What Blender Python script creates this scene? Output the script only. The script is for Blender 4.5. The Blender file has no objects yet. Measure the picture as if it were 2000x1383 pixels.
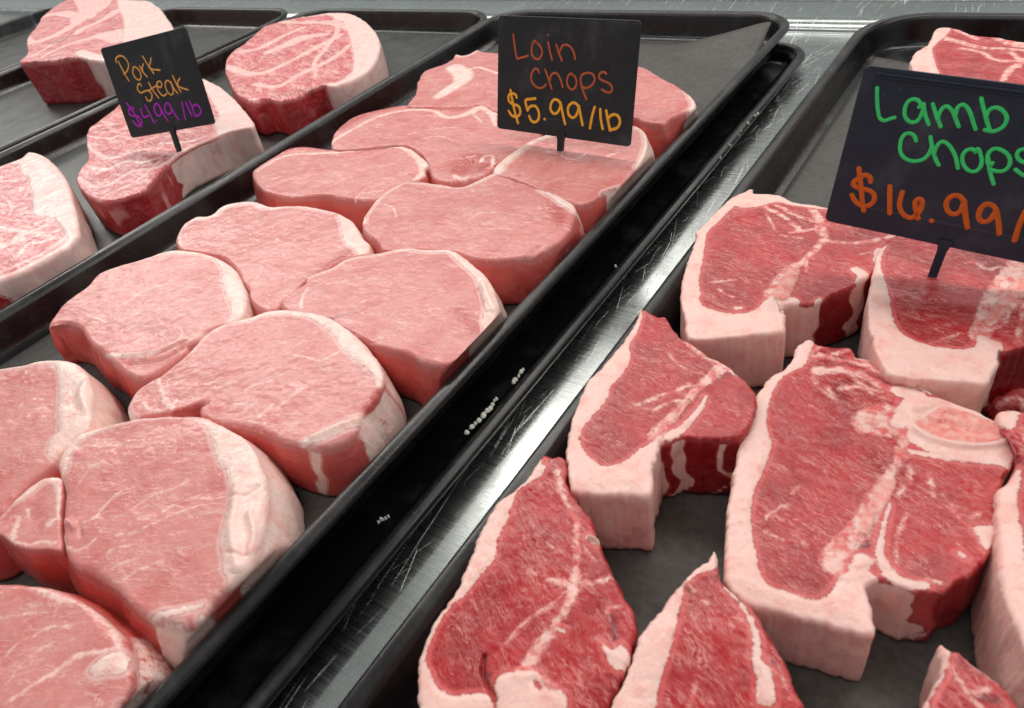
import bpy, bmesh, math
import numpy as np
from mathutils import Vector, Matrix
from mathutils.geometry import tessellate_polygon

scene = bpy.context.scene
# ------------------------------------------------------------------ camera
RC = np.array([[0.8273717, -0.24258125, 0.50656728],
               [0.53775638, 0.60243359, -0.58982357],
               [-0.16209301, 0.76041312, 0.62888612]])
U_, _, V_ = np.linalg.svd(RC); RC = U_ @ V_
FOC = 1450.0
CAM = np.array([0, 0, 0.235])
cd = bpy.data.cameras.new('camera'); cam = bpy.data.objects.new('camera', cd)
scene.collection.objects.link(cam); scene.camera = cam
cam.matrix_world = Matrix([list(RC[i]) + [CAM[i]] for i in range(3)] + [[0, 0, 0, 1]])
cd.sensor_fit = 'HORIZONTAL'; cd.sensor_width = 36.0; cd.lens = FOC * 36.0 / 2000.0
cd.clip_start = 0.01; cd.clip_end = 50
cd.dof.use_dof = True; cd.dof.focus_distance = 0.40; cd.dof.aperture_fstop = 22.0
scene.render.resolution_x = 1024; scene.render.resolution_y = 708
# ------------------------------------------------------------------ room light
world = bpy.data.worlds.new('World'); scene.world = world; world.use_nodes = True
wt = world.node_tree; wt.nodes.clear()
wo = wt.nodes.new('ShaderNodeOutputWorld'); wb = wt.nodes.new('ShaderNodeBackground')
wc = wt.nodes.new('ShaderNodeTexCoord'); ws = wt.nodes.new('ShaderNodeSeparateXYZ'); wr = wt.nodes.new('ShaderNodeValToRGB')
wt.links.new(wc.outputs['Generated'], ws.inputs[0]); wt.links.new(ws.outputs[2], wr.inputs[0])
wr.color_ramp.elements[0].position = 0.0; wr.color_ramp.elements[0].color = (0.66, 0.71, 0.69, 1)
wr.color_ramp.elements[1].position = 1.0; wr.color_ramp.elements[1].color = (0.15, 0.155, 0.15, 1)
e = wr.color_ramp.elements.new(0.40); e.color = (0.34, 0.36, 0.355, 1)
e = wr.color_ramp.elements.new(0.66); e.color = (0.17, 0.18, 0.175, 1)
wt.links.new(wr.outputs[0], wb.inputs[0]); wt.links.new(wb.outputs[0], wo.inputs[0])
wb.inputs[1].default_value = 0.72

def area(name, loc, target, sx, sy, power, col):
    ld = bpy.data.lights.new(name, 'AREA'); ld.shape = 'RECTANGLE'; ld.size = sx; ld.size_y = sy
    ld.energy = power; ld.color = col
    o = bpy.data.objects.new(name, ld); scene.collection.objects.link(o); o.location = loc
    d = Vector(target) - Vector(loc); o.rotation_euler = d.to_track_quat('-Z', 'Y').to_euler()
    return o
area('case_light', (-0.75, 0.70, 0.80), (-0.75, 0.30, 0), 3.4, 0.14, 14.0, (1.0, 0.945, 0.89))
area('added_sheen_light', (-0.9, 1.38, 0.95), (-0.5, 0.35, 0), 4.2, 0.16, 12.5, (1.0, 0.945, 0.89))  # unseen second strip, added to put a milky sheen on the middle rows
area('aisle_light', (-0.3, -0.25, 1.25), (-0.3, 0.3, 0), 1.8, 0.30, 6.0, (1.0, 0.96, 0.95))
area('ceiling_tube', (-1.545, 1.55, 2.2), (-1.545, 1.55, 0), .11, 3.1, 1.3, (1.0, 1.0, 0.96))
scene.view_settings.view_transform = 'Standard'; scene.view_settings.look = 'None'
scene.view_settings.exposure = 0.0; scene.view_settings.gamma = 1.0
scene.render.engine = 'CYCLES'
scene.cycles.max_bounces = 6; scene.cycles.diffuse_bounces = 3; scene.cycles.glossy_bounces = 3; scene.cycles.caustics_reflective = False; scene.cycles.caustics_refractive = False

# ------------------------------------------------------------------ helpers
def lin(r, g, b):
    f = lambda c: (c / 255 / 12.92) if c / 255 <= 0.04045 else ((c / 255 + 0.055) / 1.055) ** 2.4
    return (f(r), f(g), f(b), 1)

TILES = {'a': (0, 0, .35), 'b': (600, 0, .35), 'c': (1300, 0, .35), 'd': (0, 450, .35), 'e': (600, 450, .35),
         'f': (1300, 450, .35), 'g': (0, 899, .35), 'h': (600, 899, .35), 'i': (1300, 899, .35), 'k': (0, 0, .175),
         'm': (1600, 110, .2003), 'n': (1600, 300, .2003), 'p': (960, 20, .165), 'q': (960, 160, .165),
         'r': (190, 40, .125), 's': (190, 140, .125), 'S': (0, 0, 1)}
def T(*a):
    out = []; t = None
    for x in a:
        if isinstance(x, str): t = TILES[x]
        else: out.append((t[0] + x[0] * t[2], t[1] + x[1] * t[2]))
    return np.array(out, float)
def ray(px):
    px = np.atleast_2d(px)
    return np.stack([px[:, 0] - 1000, -(px[:, 1] - 691.5), -FOC * np.ones(len(px))], 1) @ RC.T
def on_plane(px, P, n):
    """point where the sight line through a photo point meets the plane of a real surface"""
    d = ray(px); n = np.array(n, float); t = ((np.array(P) - CAM) @ n) / (d @ n)
    return CAM + d * t[:, None]
def at(x, y, z): return on_plane([(x, y)], (0, 0, z), (0, 0, 1))[0]

def hash3(ix, iy, iz, seed):
    h = (ix * 374761393 + iy * 668265263 + iz * 2147483647 + seed * 974634777) & 0xffffffff
    h = ((h ^ (h >> 13)) * 1274126177) & 0xffffffff
    h = (h ^ (h >> 16)) & 0xffffffff
    return h / 4294967295.0
def noise(p, scale=1.0, seed=0, octv=3):
    p = np.asarray(p, float)
    if p.shape[1] == 2: p = np.column_stack([p, np.zeros(len(p))])
    tot = np.zeros(len(p)); amp = 1; norm = 0
    for o in range(octv):
        q = p * scale * (2 ** o) + 100.37 * (o + 1); i = np.floor(q).astype(np.int64); f = q - i; f = f * f * (3 - 2 * f)
        r = 0
        for dx in (0, 1):
            for dy in (0, 1):
                for dz in (0, 1):
                    w = (f[:, 0] if dx else 1 - f[:, 0]) * (f[:, 1] if dy else 1 - f[:, 1]) * (f[:, 2] if dz else 1 - f[:, 2])
                    r = r + w * hash3(i[:, 0] + dx, i[:, 1] + dy, i[:, 2] + dz, seed + o)
        tot += amp * (r * 2 - 1); norm += amp; amp *= .5
    return tot / norm

def spline(pts, closed, per=10):
    pts = np.asarray(pts, float); n = len(pts)
    if n < 3: 
        t = np.linspace(0, 1, per + 1)[:, None]; return pts[0] * (1 - t) + pts[-1] * t
    out = []
    rng = range(n) if closed else range(n - 1)
    for i in rng:
        g = lambda k: pts[k % n] if closed else pts[min(max(k, 0), n - 1)]
        p0, p1, p2, p3 = g(i - 1), g(i), g(i + 1), g(i + 2)
        t = np.linspace(0, 1, per, endpoint=False)[:, None]
        out.append(.5 * (2 * p1 + (p2 - p0) * t + (2 * p0 - 5 * p1 + 4 * p2 - p3) * t ** 2 + (3 * p1 - p0 - 3 * p2 + p3) * t ** 3))
    if not closed: out.append(pts[-1:])
    return np.vstack(out)
def resample(P, N):
    Q = np.vstack([P, P[:1]]); s = np.concatenate([[0], np.cumsum(np.linalg.norm(np.diff(Q, axis=0), axis=1))])
    t = np.linspace(0, s[-1], N, endpoint=False)
    return np.column_stack([np.interp(t, s, Q[:, k]) for k in range(Q.shape[1])])
def seg_dist(V, A, B, wA=None, wB=None):
    """min distance from points V to segments A-B; also the half width at the nearest point"""
    best = np.full(len(V), 1e9); bw = np.zeros(len(V))
    for i in range(len(A)):
        d = B[i] - A[i]; L = d @ d + 1e-12
        t = np.clip(((V - A[i]) @ d) / L, 0, 1)
        q = V - A[i] - t[:, None] * d
        dd = np.sqrt(q[:, 0] ** 2 + q[:, 1] ** 2)
        if wA is None:
            best = np.minimum(best, dd)
        else:
            v = dd - (wA[i] * (1 - t) + wB[i] * t); m = v < best; best = np.where(m, v, best)
    return best
def in_poly(V, P):
    c = np.zeros(len(V), bool); n = len(P)
    for i in range(n):
        a = P[i]; b = P[(i + 1) % n]
        if a[1] == b[1]: continue
        m = (a[1] > V[:, 1]) != (b[1] > V[:, 1])
        c ^= m & (V[:, 0] < (b[0] - a[0]) * (V[:, 1] - a[1]) / (b[1] - a[1]) + a[0])
    return c

def mesh_obj(name, verts, faces, mat=None, parent=None, smooth=True, loc=None):
    me = bpy.data.meshes.new(name)
    me.from_pydata([tuple(v) for v in verts], [], [tuple(f) for f in faces]); me.update()
    if smooth: me.polygons.foreach_set('use_smooth', [True] * len(me.polygons))
    o = bpy.data.objects.new(name, me); scene.collection.objects.link(o)
    if mat: me.materials.append(mat)
    if parent: o.parent = parent
    if loc is not None: o.location = loc
    return o
def thing(name, label, cat, loc, group=None):
    o = bpy.data.objects.new(name, None); scene.collection.objects.link(o); o.location = loc; o.empty_display_size = .02
    o['label'] = label; o['category'] = cat
    if group: o['group'] = group
    return o

# ------------------------------------------------------------------ materials
class NT:
    def __init__(s, name):
        s.m = bpy.data.materials.new(name); s.m.use_nodes = True; s.t = s.m.node_tree; s.t.nodes.clear()
        s.out = s.t.nodes.new('ShaderNodeOutputMaterial'); s.b = s.t.nodes.new('ShaderNodeBsdfPrincipled')
        s.t.links.new(s.b.outputs[0], s.out.inputs[0])
    def put(s, sock, v):
        if isinstance(v, bpy.types.NodeSocket): s.t.links.new(v, sock)
        elif v is not None: sock.default_value = v
    def math(s, op, a, b=None, c=None, clamp=False):
        n = s.t.nodes.new('ShaderNodeMath'); n.operation = op; n.use_clamp = clamp
        s.put(n.inputs[0], a)
        if b is not None: s.put(n.inputs[1], b)
        if c is not None: s.put(n.inputs[2], c)
        return n.outputs[0]
    def coord(s): return s.t.nodes.new('ShaderNodeTexCoord').outputs['Object']
    def attr(s, name, vec=False):
        n = s.t.nodes.new('ShaderNodeAttribute'); n.attribute_name = name
        return n.outputs['Vector'] if vec else n.outputs['Fac']
    def map(s, v, scale, rot=(0, 0, 0), loc=(0, 0, 0)):
        if any(rot):
            k = s.t.nodes.new('ShaderNodeMapping'); s.put(k.inputs['Vector'], v); k.inputs['Rotation'].default_value = rot; v = k.outputs[0]
        n = s.t.nodes.new('ShaderNodeMapping'); s.put(n.inputs['Vector'], v); n.inputs['Scale'].default_value = scale
        n.inputs['Location'].default_value = loc; return n.outputs[0]
    def noise(s, v, scale, detail=3, rough=.5, dist=0, color=False):
        n = s.t.nodes.new('ShaderNodeTexNoise'); s.put(n.inputs['Vector'], v); n.inputs['Scale'].default_value = scale
        n.inputs['Detail'].default_value = detail; n.inputs['Roughness'].default_value = rough; n.inputs['Distortion'].default_value = dist
        return n.outputs[1 if color else 0]
    def voro(s, v, scale, feature='F1'):
        n = s.t.nodes.new('ShaderNodeTexVoronoi'); n.feature = feature; s.put(n.inputs['Vector'], v); n.inputs['Scale'].default_value = scale
        return n.outputs[0]
    def step(s, v, a, b, o0=0.0, o1=1.0, smooth=True):
        n = s.t.nodes.new('ShaderNodeMapRange'); n.interpolation_type = 'SMOOTHSTEP' if smooth else 'LINEAR'
        s.put(n.inputs[0], v); n.inputs[1].default_value = a; n.inputs[2].default_value = b; n.inputs[3].default_value = o0; n.inputs[4].default_value = o1
        return n.outputs[0]
    def mix(s, f, a, b, mode='MIX'):
        n = s.t.nodes.new('ShaderNodeMix'); n.data_type = 'RGBA'; n.blend_type = mode
        s.put(n.inputs[0], f); s.put(n.inputs[6], a); s.put(n.inputs[7], b); return n.outputs[2]
    def vadd(s, a, b):
        n = s.t.nodes.new('ShaderNodeVectorMath'); n.operation = 'ADD'; s.put(n.inputs[0], a); s.put(n.inputs[1], b); return n.outputs[0]
    def vscale(s, a, k):
        n = s.t.nodes.new('ShaderNodeVectorMath'); n.operation = 'SCALE'; s.put(n.inputs[0], a); n.inputs['Scale'].default_value = k; return n.outputs[0]
    def bump(s, h, dist, strength=1.0, normal=None):
        n = s.t.nodes.new('ShaderNodeBump'); s.put(n.inputs['Height'], h); n.inputs['Distance'].default_value = dist; n.inputs['Strength'].default_value = strength
        if normal is not None: s.put(n.inputs['Normal'], normal)
        return n.outputs[0]
    def set(s, **k):
        for a, v in k.items(): s.put(s.b.inputs[a.replace('_', ' ')], v)

def meat_material(name, lean_a, lean_b, side_c, marble_c, fat_a, fat_b, bone_a, m_amt, fib, marble_scale, wisp_w, rough=.36, net=1.0, net_amt=.5, wrinkle=0.15, coat=.5):
    n = NT(name)
    g = n.attr('grain', True)                  # millimetres along / across the muscle grain
    ob = n.vscale(n.coord(), 1000.0)           # millimetres
    fat = n.attr('fat'); tint = n.attr('tint'); side = n.attr('side'); bone = n.attr('bone'); seam = n.attr('seam')
    warp = n.vscale(n.noise(ob, .10, 3, .6, color=True), 6.0)
    gw = n.vadd(g, warp)
    n_lo = n.noise(ob, .055, 3, .55)
    n_fib = n.noise(n.map(gw, (.20, 1.45, .8)), 1.0, 3, .6, .15)
    n_fib2 = n.noise(n.map(gw, (.5, 3.0, 2.0)), 1.0, 2, .6)
    # wisps of marbling: ridges of a stretched, warped noise
    a = n.noise(n.map(gw, (.055 * marble_scale, .34 * marble_scale, .2)), 1.0, 4, .55, .6)
    ridge = n.math('ABSOLUTE', n.math('SUBTRACT', a, .5))
    gate = n.step(n.noise(n.map(gw, (.05, .11, .1)), 1.0, 3, .6), .40, .54)
    wisp = n.math('MULTIPLY', n.step(ridge, 0.0, wisp_w, 1, 0), gate)
    a2 = n.noise(n.map(gw, (.16 * marble_scale, .62 * marble_scale, .6)), 1.0, 4, .65, 1.2)
    ridge2 = n.math('ABSOLUTE', n.math('SUBTRACT', a2, .5))
    gate2 = n.step(n.noise(ob, .16, 3, .6), .42, .56)
    wisp2 = n.math('MULTIPLY', n.step(ridge2, 0.0, wisp_w * .9, 1, 0), gate2)
    marb = n.math('MULTIPLY', n.math('MAXIMUM', wisp, n.math('MULTIPLY', wisp2, .7)), m_amt, clamp=True)
    cell = n.t.nodes.new('ShaderNodeTexVoronoi'); cell.feature = 'DISTANCE_TO_EDGE'; cell.inputs['Scale'].default_value = 1.0
    n.put(cell.inputs['Vector'], n.map(n.vadd(gw, n.vscale(n.noise(ob, .5, 3, .6, color=True), 2.2)), (.16 * net, .34 * net, .2)))
    netm = n.math('MULTIPLY', n.step(cell.outputs[0], .0, .09, 1, 0), n.step(n.noise(ob, .09, 4, .65), .47, .60))
    marb = n.math('MAXIMUM', marb, n.math('MULTIPLY', netm, net_amt))
    marb = n.math('MULTIPLY', marb, n.step(side, .15, .8, 1.0, .18))
    lean = n.mix(n.step(n_lo, .35, .68), lean_a, lean_b)
    lean = n.mix(n.math('MULTIPLY', n.step(n_fib, .46, .62), fib), lean, marble_c)
    lean = n.mix(n.math('MULTIPLY', n.step(n_fib2, .38, .5, 1, 0), fib * .6), lean, side_c)
    lean = n.mix(n.math('MULTIPLY', n.step(side, .1, .9), .85), lean, side_c)
    # redder / browner spots traced on the piece
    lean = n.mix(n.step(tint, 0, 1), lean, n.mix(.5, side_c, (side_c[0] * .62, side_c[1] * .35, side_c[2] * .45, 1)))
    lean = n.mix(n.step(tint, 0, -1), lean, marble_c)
    lean = n.mix(marb, lean, n.mix(.5, marble_c, fat_a))
    # traced seams
    nz = n.math('SUBTRACT', n.noise(ob, .45, 4, .65), .5)
    nz2 = n.math('SUBTRACT', n.noise(ob, 1.6, 3, .6), .5)
    brk = n.step(n.noise(ob, .3, 3, .6), .34, .52, .25, 1.0)
    sm = n.math('ADD', seam, n.math('ADD', n.math('MULTIPLY', nz, 3.6), n.math('MULTIPLY', nz2, 1.8)))
    lean = n.mix(n.math('MULTIPLY', n.step(sm, -.9, .7, 0, .92), n.math('MAXIMUM', brk, n.step(sm, .5, 1.6))), lean, n.mix(n.step(n.noise(ob, .22, 3, .6), .4, .65), fat_a, marble_c))
    # fat
    fn = n.noise(ob, .13, 4, .6); ff = n.noise(n.map(ob, (1, 1, .35)), .7, 4, .6)
    fatc = n.mix(n.step(fn, .44, .72), fat_a, fat_b)
    fatc = n.mix(n.step(ff, .56, .75, 0, .45), fatc, marble_c)
    fatc = n.mix(n.step(n.noise(ob, .42, 3, .6), .66, .80, 0, .35), fatc, n.mix(.55, fat_b, side_c))
    fm = n.step(n.math('ADD', fat, n.math('ADD', n.math('MULTIPLY', nz, 2.6), n.math('MULTIPLY', nz2, 1.3))), -.35, .35)
    col = n.mix(fm, lean, fatc)
    # thin translucent border where fat thins out over lean
    edge = n.math('MULTIPLY', n.step(n.math('ABSOLUTE', n.math('ADD', fat, .9)), .1, 1.3, .6, 0), n.math('SUBTRACT', 1.0, fm))
    col = n.mix(edge, col, marble_c)
    bn = n.noise(ob, .3, 4, .6)
    bonec = n.mix(n.step(bn, .38, .62), bone_a, n.mix(.5, fat_a, bone_a))
    bonec = n.mix(n.step(n.noise(ob, .35, 4, .7), .56, .7, 0, .45), bonec, side_c)
    bm = n.step(n.math('ADD', bone, n.math('MULTIPLY', nz, 1.6)), -.3, .4)
    col = n.mix(bm, col, bonec)
    # relief
    h = n.math('ADD', n.math('MULTIPLY', n_fib, .8), n.math('MULTIPLY', n_fib2, .45))
    h = n.math('ADD', h, n.math('MULTIPLY', marb, .35))
    h = n.math('MULTIPLY', h, n.math('SUBTRACT', 1.0, n.math('MULTIPLY', fm, .75)))
    h = n.math('ADD', h, n.math('MULTIPLY', n.math('MULTIPLY', ff, .6), fm))
    h = n.math('SUBTRACT', h, n.math('MULTIPLY', fm, -.15 + .75 * wrinkle))
    wr_ = n.math('ABSOLUTE', n.math('SUBTRACT', n.noise(n.map(ob, (1, 1, .45)), .22, 3, .55, .8), .5))
    h = n.math('ADD', h, n.math('MULTIPLY', n.math('MULTIPLY', n.step(wr_, 0, .09), wrinkle), fm))
    h = n.math('ADD', h, n.math('MULTIPLY', n.noise(ob, .35, 2, .5), .9))
    bp = n.bump(h, .00040, .55)
    wet = n.noise(ob, .18, 4, .65)
    r = n.math('ADD', n.step(wet, .35, .65, rough - .04, rough + .08), n.math('MULTIPLY', fm, .08))
    r = n.math('SUBTRACT', r, n.math('MULTIPLY', n.step(side, .1, .8), .04))
    n.set(Base_Color=col, Roughness=r, Normal=bp, Subsurface_Weight=.35, Subsurface_Scale=.004, Specular_IOR_Level=.28,
          Coat_Weight=coat, Coat_Roughness=n.step(n.noise(ob, .7, 4, .65), .60, .66, .20, .05), Coat_IOR=1.5,
          Coat_Normal=n.bump(n.math('ADD', n.noise(ob, .25, 2, .5), n.math('MULTIPLY', n_fib, .12)), .0006, 1.0))
    n.b.inputs['Subsurface Radius'].default_value = (1.0, .30, .22)
    return n.m
M_LOIN = meat_material('loin_meat', lin(222, 146, 141), lin(212, 120, 116), lin(204, 78, 70), lin(247, 200, 194),
                       lin(250, 216, 206), lin(246, 192, 182), lin(225, 120, 110), .52, .06, .9, .030, net=.8, net_amt=.06, wrinkle=.5)
M_SHOULDER = meat_material('shoulder_meat', lin(212, 88, 94), lin(194, 56, 66), lin(172, 26, 34), lin(248, 180, 176),
                           lin(248, 212, 204), lin(244, 188, 182), lin(225, 110, 105), .80, .18, .6, .085, net=.5, net_amt=.8)
M_LAMB = meat_material('lamb_meat', lin(186, 28, 40), lin(156, 12, 26), lin(138, 2, 14), lin(226, 104, 102),
                       lin(247, 204, 194), lin(242, 182, 172), lin(236, 140, 130), .60, .24, 1.6, .040, net=1.1, net_amt=.2, coat=.34)

def plastic(name, col, rough, spec=.5, scr=.25, hi=None, scale=1.0, smudge=.10):
    n = NT(name); ob = n.coord()
    a = n.noise(n.map(ob, (40 * scale, 700 * scale, 300 * scale), (0, 0, .35)), 1, 4, .7)
    b = n.noise(n.map(ob, (900 * scale, 30 * scale, 300 * scale), (0, 0, -.3)), 1, 4, .7)
    w = n.math('MAXIMUM', n.step(a, .62, .74), n.step(b, .64, .76))
    w = n.math('MULTIPLY', w, n.step(n.noise(ob, 22, 4, .6), .42, .62))
    sm = n.noise(ob, 35, 5, .65)
    c = n.mix(n.math('MULTIPLY', w, scr), col, hi or lin(110, 118, 122))
    c = n.mix(n.step(sm, .48, .72, 0, smudge), c, hi or lin(110, 118, 122))
    n.set(Base_Color=c, Roughness=n.math('ADD', n.step(sm, .3, .7, rough - .05, rough + .10), n.math('MULTIPLY', w, .15)),
          Specular_IOR_Level=spec, Normal=n.bump(n.math('ADD', n.noise(ob, 900, 3, .6), w), .00012, .5))
    return n.m
M_TRAY = plastic('black_tray_plastic', lin(20, 18, 19), .24, .5, .12)
M_FLOOR = plastic('tray_floor_plastic', lin(70, 73, 71), .34, .5, .18)
M_RIM = plastic('worn_rim_plastic', lin(32, 32, 33), .30, .5, .40, lin(140, 142, 142), 1.6)
M_SIGN = plastic('sign_plastic', lin(28, 27, 32), .40, .45, .30, smudge=.22)
M_SIGNB = plastic('blue_black_sign_plastic', lin(26, 38, 56), .38, .5, .5, smudge=.30)
def paper_mat():
    n = NT('black_butcher_paper'); ob = n.coord()
    a = n.noise(ob, 260, 5, .7); b = n.noise(ob, 30, 4, .6); d = n.noise(n.map(ob, (60, 900, 60), (0, 0, .6)), 1, 3, .6)
    c = n.mix(n.step(a, .3, .7), lin(66, 65, 62), lin(84, 83, 80))
    c = n.mix(n.step(b, .5, .75, 0, .5), c, lin(92, 90, 86))
    # faint juice stains and smears
    c = n.mix(n.step(n.noise(ob, 14, 4, .6), .60, .70, 0, .5), c, lin(52, 38, 36))
    n.set(Base_Color=c, Roughness=n.math('SUBTRACT', n.step(b, .3, .7, .46, .62), n.step(n.noise(ob, 14, 4, .6), .56, .66, 0, .22)), Specular_IOR_Level=.45,
          Normal=n.bump(n.math('ADD', a, n.math('MULTIPLY', d, .5)), .00025, .6)); return n.m
M_PAPER = paper_mat()
def steel(name):
    n = NT(name); ob = n.coord()
    br = n.noise(n.map(ob, (10, 1500, 900)), 1, 4, .7)
    # hairline scratches in several directions
    sc = 0.0; acc = None
    for k, (rz, th) in enumerate(((1.45, .63), (1.62, .63), (1.72, .64), (1.25, .65), (1.9, .65))):
        s = n.noise(n.map(ob, (7, 520, 1), (0, 0, rz), (k * 3.1, k, 0)), 1, 3, .75, .25)
        q = n.step(s, th, th + .03)
        q = n.math('MULTIPLY', q, n.step(n.noise(ob, 26 + 9 * k, 3, .6), .45, .55))
        acc = q if acc is None else n.math('MAXIMUM', acc, q)
    blot = n.noise(ob, 13, 5, .65)
    c = n.mix(n.step(blot, .4, .7), lin(186, 192, 190), lin(160, 166, 164))
    c = n.mix(acc, c, lin(230, 234, 232))
    c = n.mix(n.step(n.noise(ob, 190, 4, .6), .66, .74, 0, .6), c, lin(120, 124, 120))
    r = n.math('ADD', n.step(br, .3, .7, .20, .30), n.step(blot, .45, .75, 0, .10))
    r = n.math('ADD', r, n.math('MULTIPLY', acc, .2))
    n.set(Base_Color=c, Metallic=1.0, Roughness=r, Normal=n.bump(n.math('ADD', br, n.math('MULTIPLY', acc, 9.0)), .00003, .35))
    return n.m
M_STEEL = steel('brushed_steel')
def simple(name, col, rough=.5, spec=.5, sss=0):
    n = NT(name); ob = n.coord()
    a = n.noise(ob, 600, 4, .6)
    c = n.mix(n.step(a, .35, .7, 0, .28), col, (col[0] * .55, col[1] * .5, col[2] * .5, 1))
    n.set(Base_Color=c, Roughness=rough, Specular_IOR_Level=spec, Normal=n.bump(a, .0001, .4)); return n.m

# ------------------------------------------------------------------ steel deck
def deck():
    prof = [(-0.5, 0)]
    yc, w, h = .697, .014, .0085
    prof += [(yc - .03, 0), (yc - w - .003, 0), (yc - w, .0006)]
    for k in range(1, 12):
        a = math.pi * k / 12; prof.append((yc - w * math.cos(a), .0006 + h * math.sin(a)))
    prof += [(yc + w, .0006), (yc + w + .003, 0), (.770, 0), (.7725, -.0008), (.775, 0), (1.6, 0)]
    xs = np.linspace(-4.0, 1.5, 12); V = []; F = []
    for x in xs:
        for y, z in prof: V.append((x, y, z))
    n = len(prof)
    for i in range(len(xs) - 1):
        for j in range(n - 1): F.append((i * n + j, (i + 1) * n + j, (i + 1) * n + j + 1, i * n + j + 1))
    o = mesh_obj('steel_deck', V, F, M_STEEL)
    o['kind'] = 'structure'
deck()

# ------------------------------------------------------------------ trays
def rrect(x0, x1, y0, y1, r, z, seg=14):
    P = []
    for cx, cy, a0 in ((x1 - r, y1 - r, 0), (x0 + r, y1 - r, 90), (x0 + r, y0 + r, 180), (x1 - r, y0 + r, 270)):
        for k in range(seg + 1):
            a = math.radians(a0 + 90 * k / seg); P.append((cx + r * math.cos(a), cy + r * math.sin(a), z))
    # cut the straight runs so slight waviness and shading hold
    return P
def loft(loops, cap=None):
    V = [p for l in loops for p in l]; n = len(loops[0]); F = []
    for i in range(len(loops) - 1):
        for j in range(n): F.append((i * n + j, i * n + (j + 1) % n, (i + 1) * n + (j + 1) % n, (i + 1) * n + j))
    if cap: F.append([(len(loops) - 1) * n + j for j in range(n)])
    return V, F
def tray(label, x0, x1, y0, y1, rim, floor, r, floor_mat=None, lip=.0075):
    cx, cy = (x0 + x1) / 2, (y0 + y1) / 2
    t = thing('tray', label, 'tray', (cx, cy, floor - .0015), 'black display trays')
    def L(ins, z): return rrect(x0 + ins - cx, x1 - ins - cx, y0 + ins - cy, y1 - ins - cy, max(r - ins, .004), z - (floor - .0015))
    lipp = [(.0042, rim - .0062), (.0012, rim - .0052), (.0, rim - .0036), (.0, rim - .0022), (.0006, rim - .0010), (.0018, rim - .0003), (.0030, rim), (.0044, rim - .0002), (lip - .0016, rim - .0009), (lip - .0006, rim - .0020), (lip, rim - .0034)]
    V, F = loft([L(*p) for p in lipp]); mesh_obj('rim', V, F, M_RIM, t)
    h = rim - floor
    body_in = [(lip, rim - .0034), (lip + .0012, floor + h * .62), (lip + .0026, floor + .0065), (lip + .0036, floor + .0032), (lip + .0055, floor + .0010), (lip + .0085, floor + .0001)]
    V, F = loft([L(*p) for p in body_in]); mesh_obj('side_wall', V, F, M_TRAY, t)
    V, F = loft([L(lip + .0085, floor + .0001), L(lip + .012, floor), L(lip + .05, floor)], cap=True); mesh_obj('tray_floor', V, F, floor_mat or M_FLOOR, t)
    body_out = [(.0042, rim - .0062), (.0050, rim - .0075), (.0085, floor + .004), (.0105, floor + .0005), (.014, floor - .0015), (.05, floor - .0015)]
    V, F = loft([L(*p) for p in body_out][::-1]); mesh_obj('outer_wall', V, F, M_TRAY, t)
    return t
tray('black tray cut off by the top left corner of the picture', -1.40, -1.085, -.1, .660, .025, .003, .045)
tray('black tray holding a single thick pork steak behind the small pork steak sign', -1.078, -.786, -.1, .661, .025, .003, .045)
tray('black tray holding three pork steaks, left of the loin chops', -.776, -.482, -.1, .662, .025, .003, .045)
tray('glossy black tray under the loin chop tray, white specks along its bare right rim', -.474, -.1595, -.1, .628, .0130, .0015, .030, M_TRAY)
tray('black tray full of pale pork loin chops', -.466, -.1735, -.1, .637, .034, .0125, .040)
tray('black tray of dark red lamb chops at the right beside the bare steel strip', -.1300, .175, -.1, .665, .0255, .003, .052, M_TRAY)

def sheet(label, x0, x1, y0, y1, z, lift, seed, n=(70, 140)):
    us = np.linspace(0, 1, n[0]); vs = np.linspace(0, 1, n[1]); V = []
    for v in vs:
        for u_ in us:
            x, y = x0 + (x1 - x0) * u_, y0 + (y1 - y0) * v; V.append((x, y, z))
    V = np.array(V); V[:, 2] += np.clip(noise(V[:, :2], 14, seed, 2), -.2, 1) * .0005
    V = lift(V)
    F = []
    for j in range(n[1] - 1):
        for i in range(n[0] - 1):
            a = j * n[0] + i; F.append((a, a + 1, a + n[0] + 1, a + n[0]))
    cx, cy = (x0 + x1) / 2, (y0 + y1) / 2
    V = V - np.array([cx, cy, z])
    o = mesh_obj('paper_liner', V, F, M_PAPER, None, True, (cx, cy, z)); o['label'] = label; o['category'] = 'paper'; o['group'] = 'black paper tray liners'
    m = o.modifiers.new('thickness', 'SOLIDIFY'); m.thickness = .0003; m.offset = 1
    return o
def lift_loin(V):
    # the far right corner of the sheet rides up the rounded wall of the tray
    c = np.array([-.1905, .617]); d = np.maximum(0, 1 - np.hypot((V[:, 0] - c[0]) / .085, (V[:, 1] - c[1]) / .052))
    V[:, 2] += .0225 * d ** 1.35
    return V
sheet('dark grey paper liner under the loin chops, far corner curling up the tray wall', -.449, -.1905, -.07, .612, .0134, lift_loin, 3)
def lift_lamb(V):
    c = np.array([-.113, .612]); d = np.maximum(0, 1 - np.hypot(V[:, 0] - c[0], V[:, 1] - c[1]) / .06)
    V[:, 2] += .004 * d ** 1.5
    V[:, 1] -= .02 * np.clip((V[:, 0] + .113) / .10, 0, 1) * np.clip((V[:, 1] - .5) / .1, 0, 1)
    return V
sheet('dark grey paper liner under the lamb chops, plain straight edges', -.1135, .155, -.07, .617, .0037, lift_lamb, 5)

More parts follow.
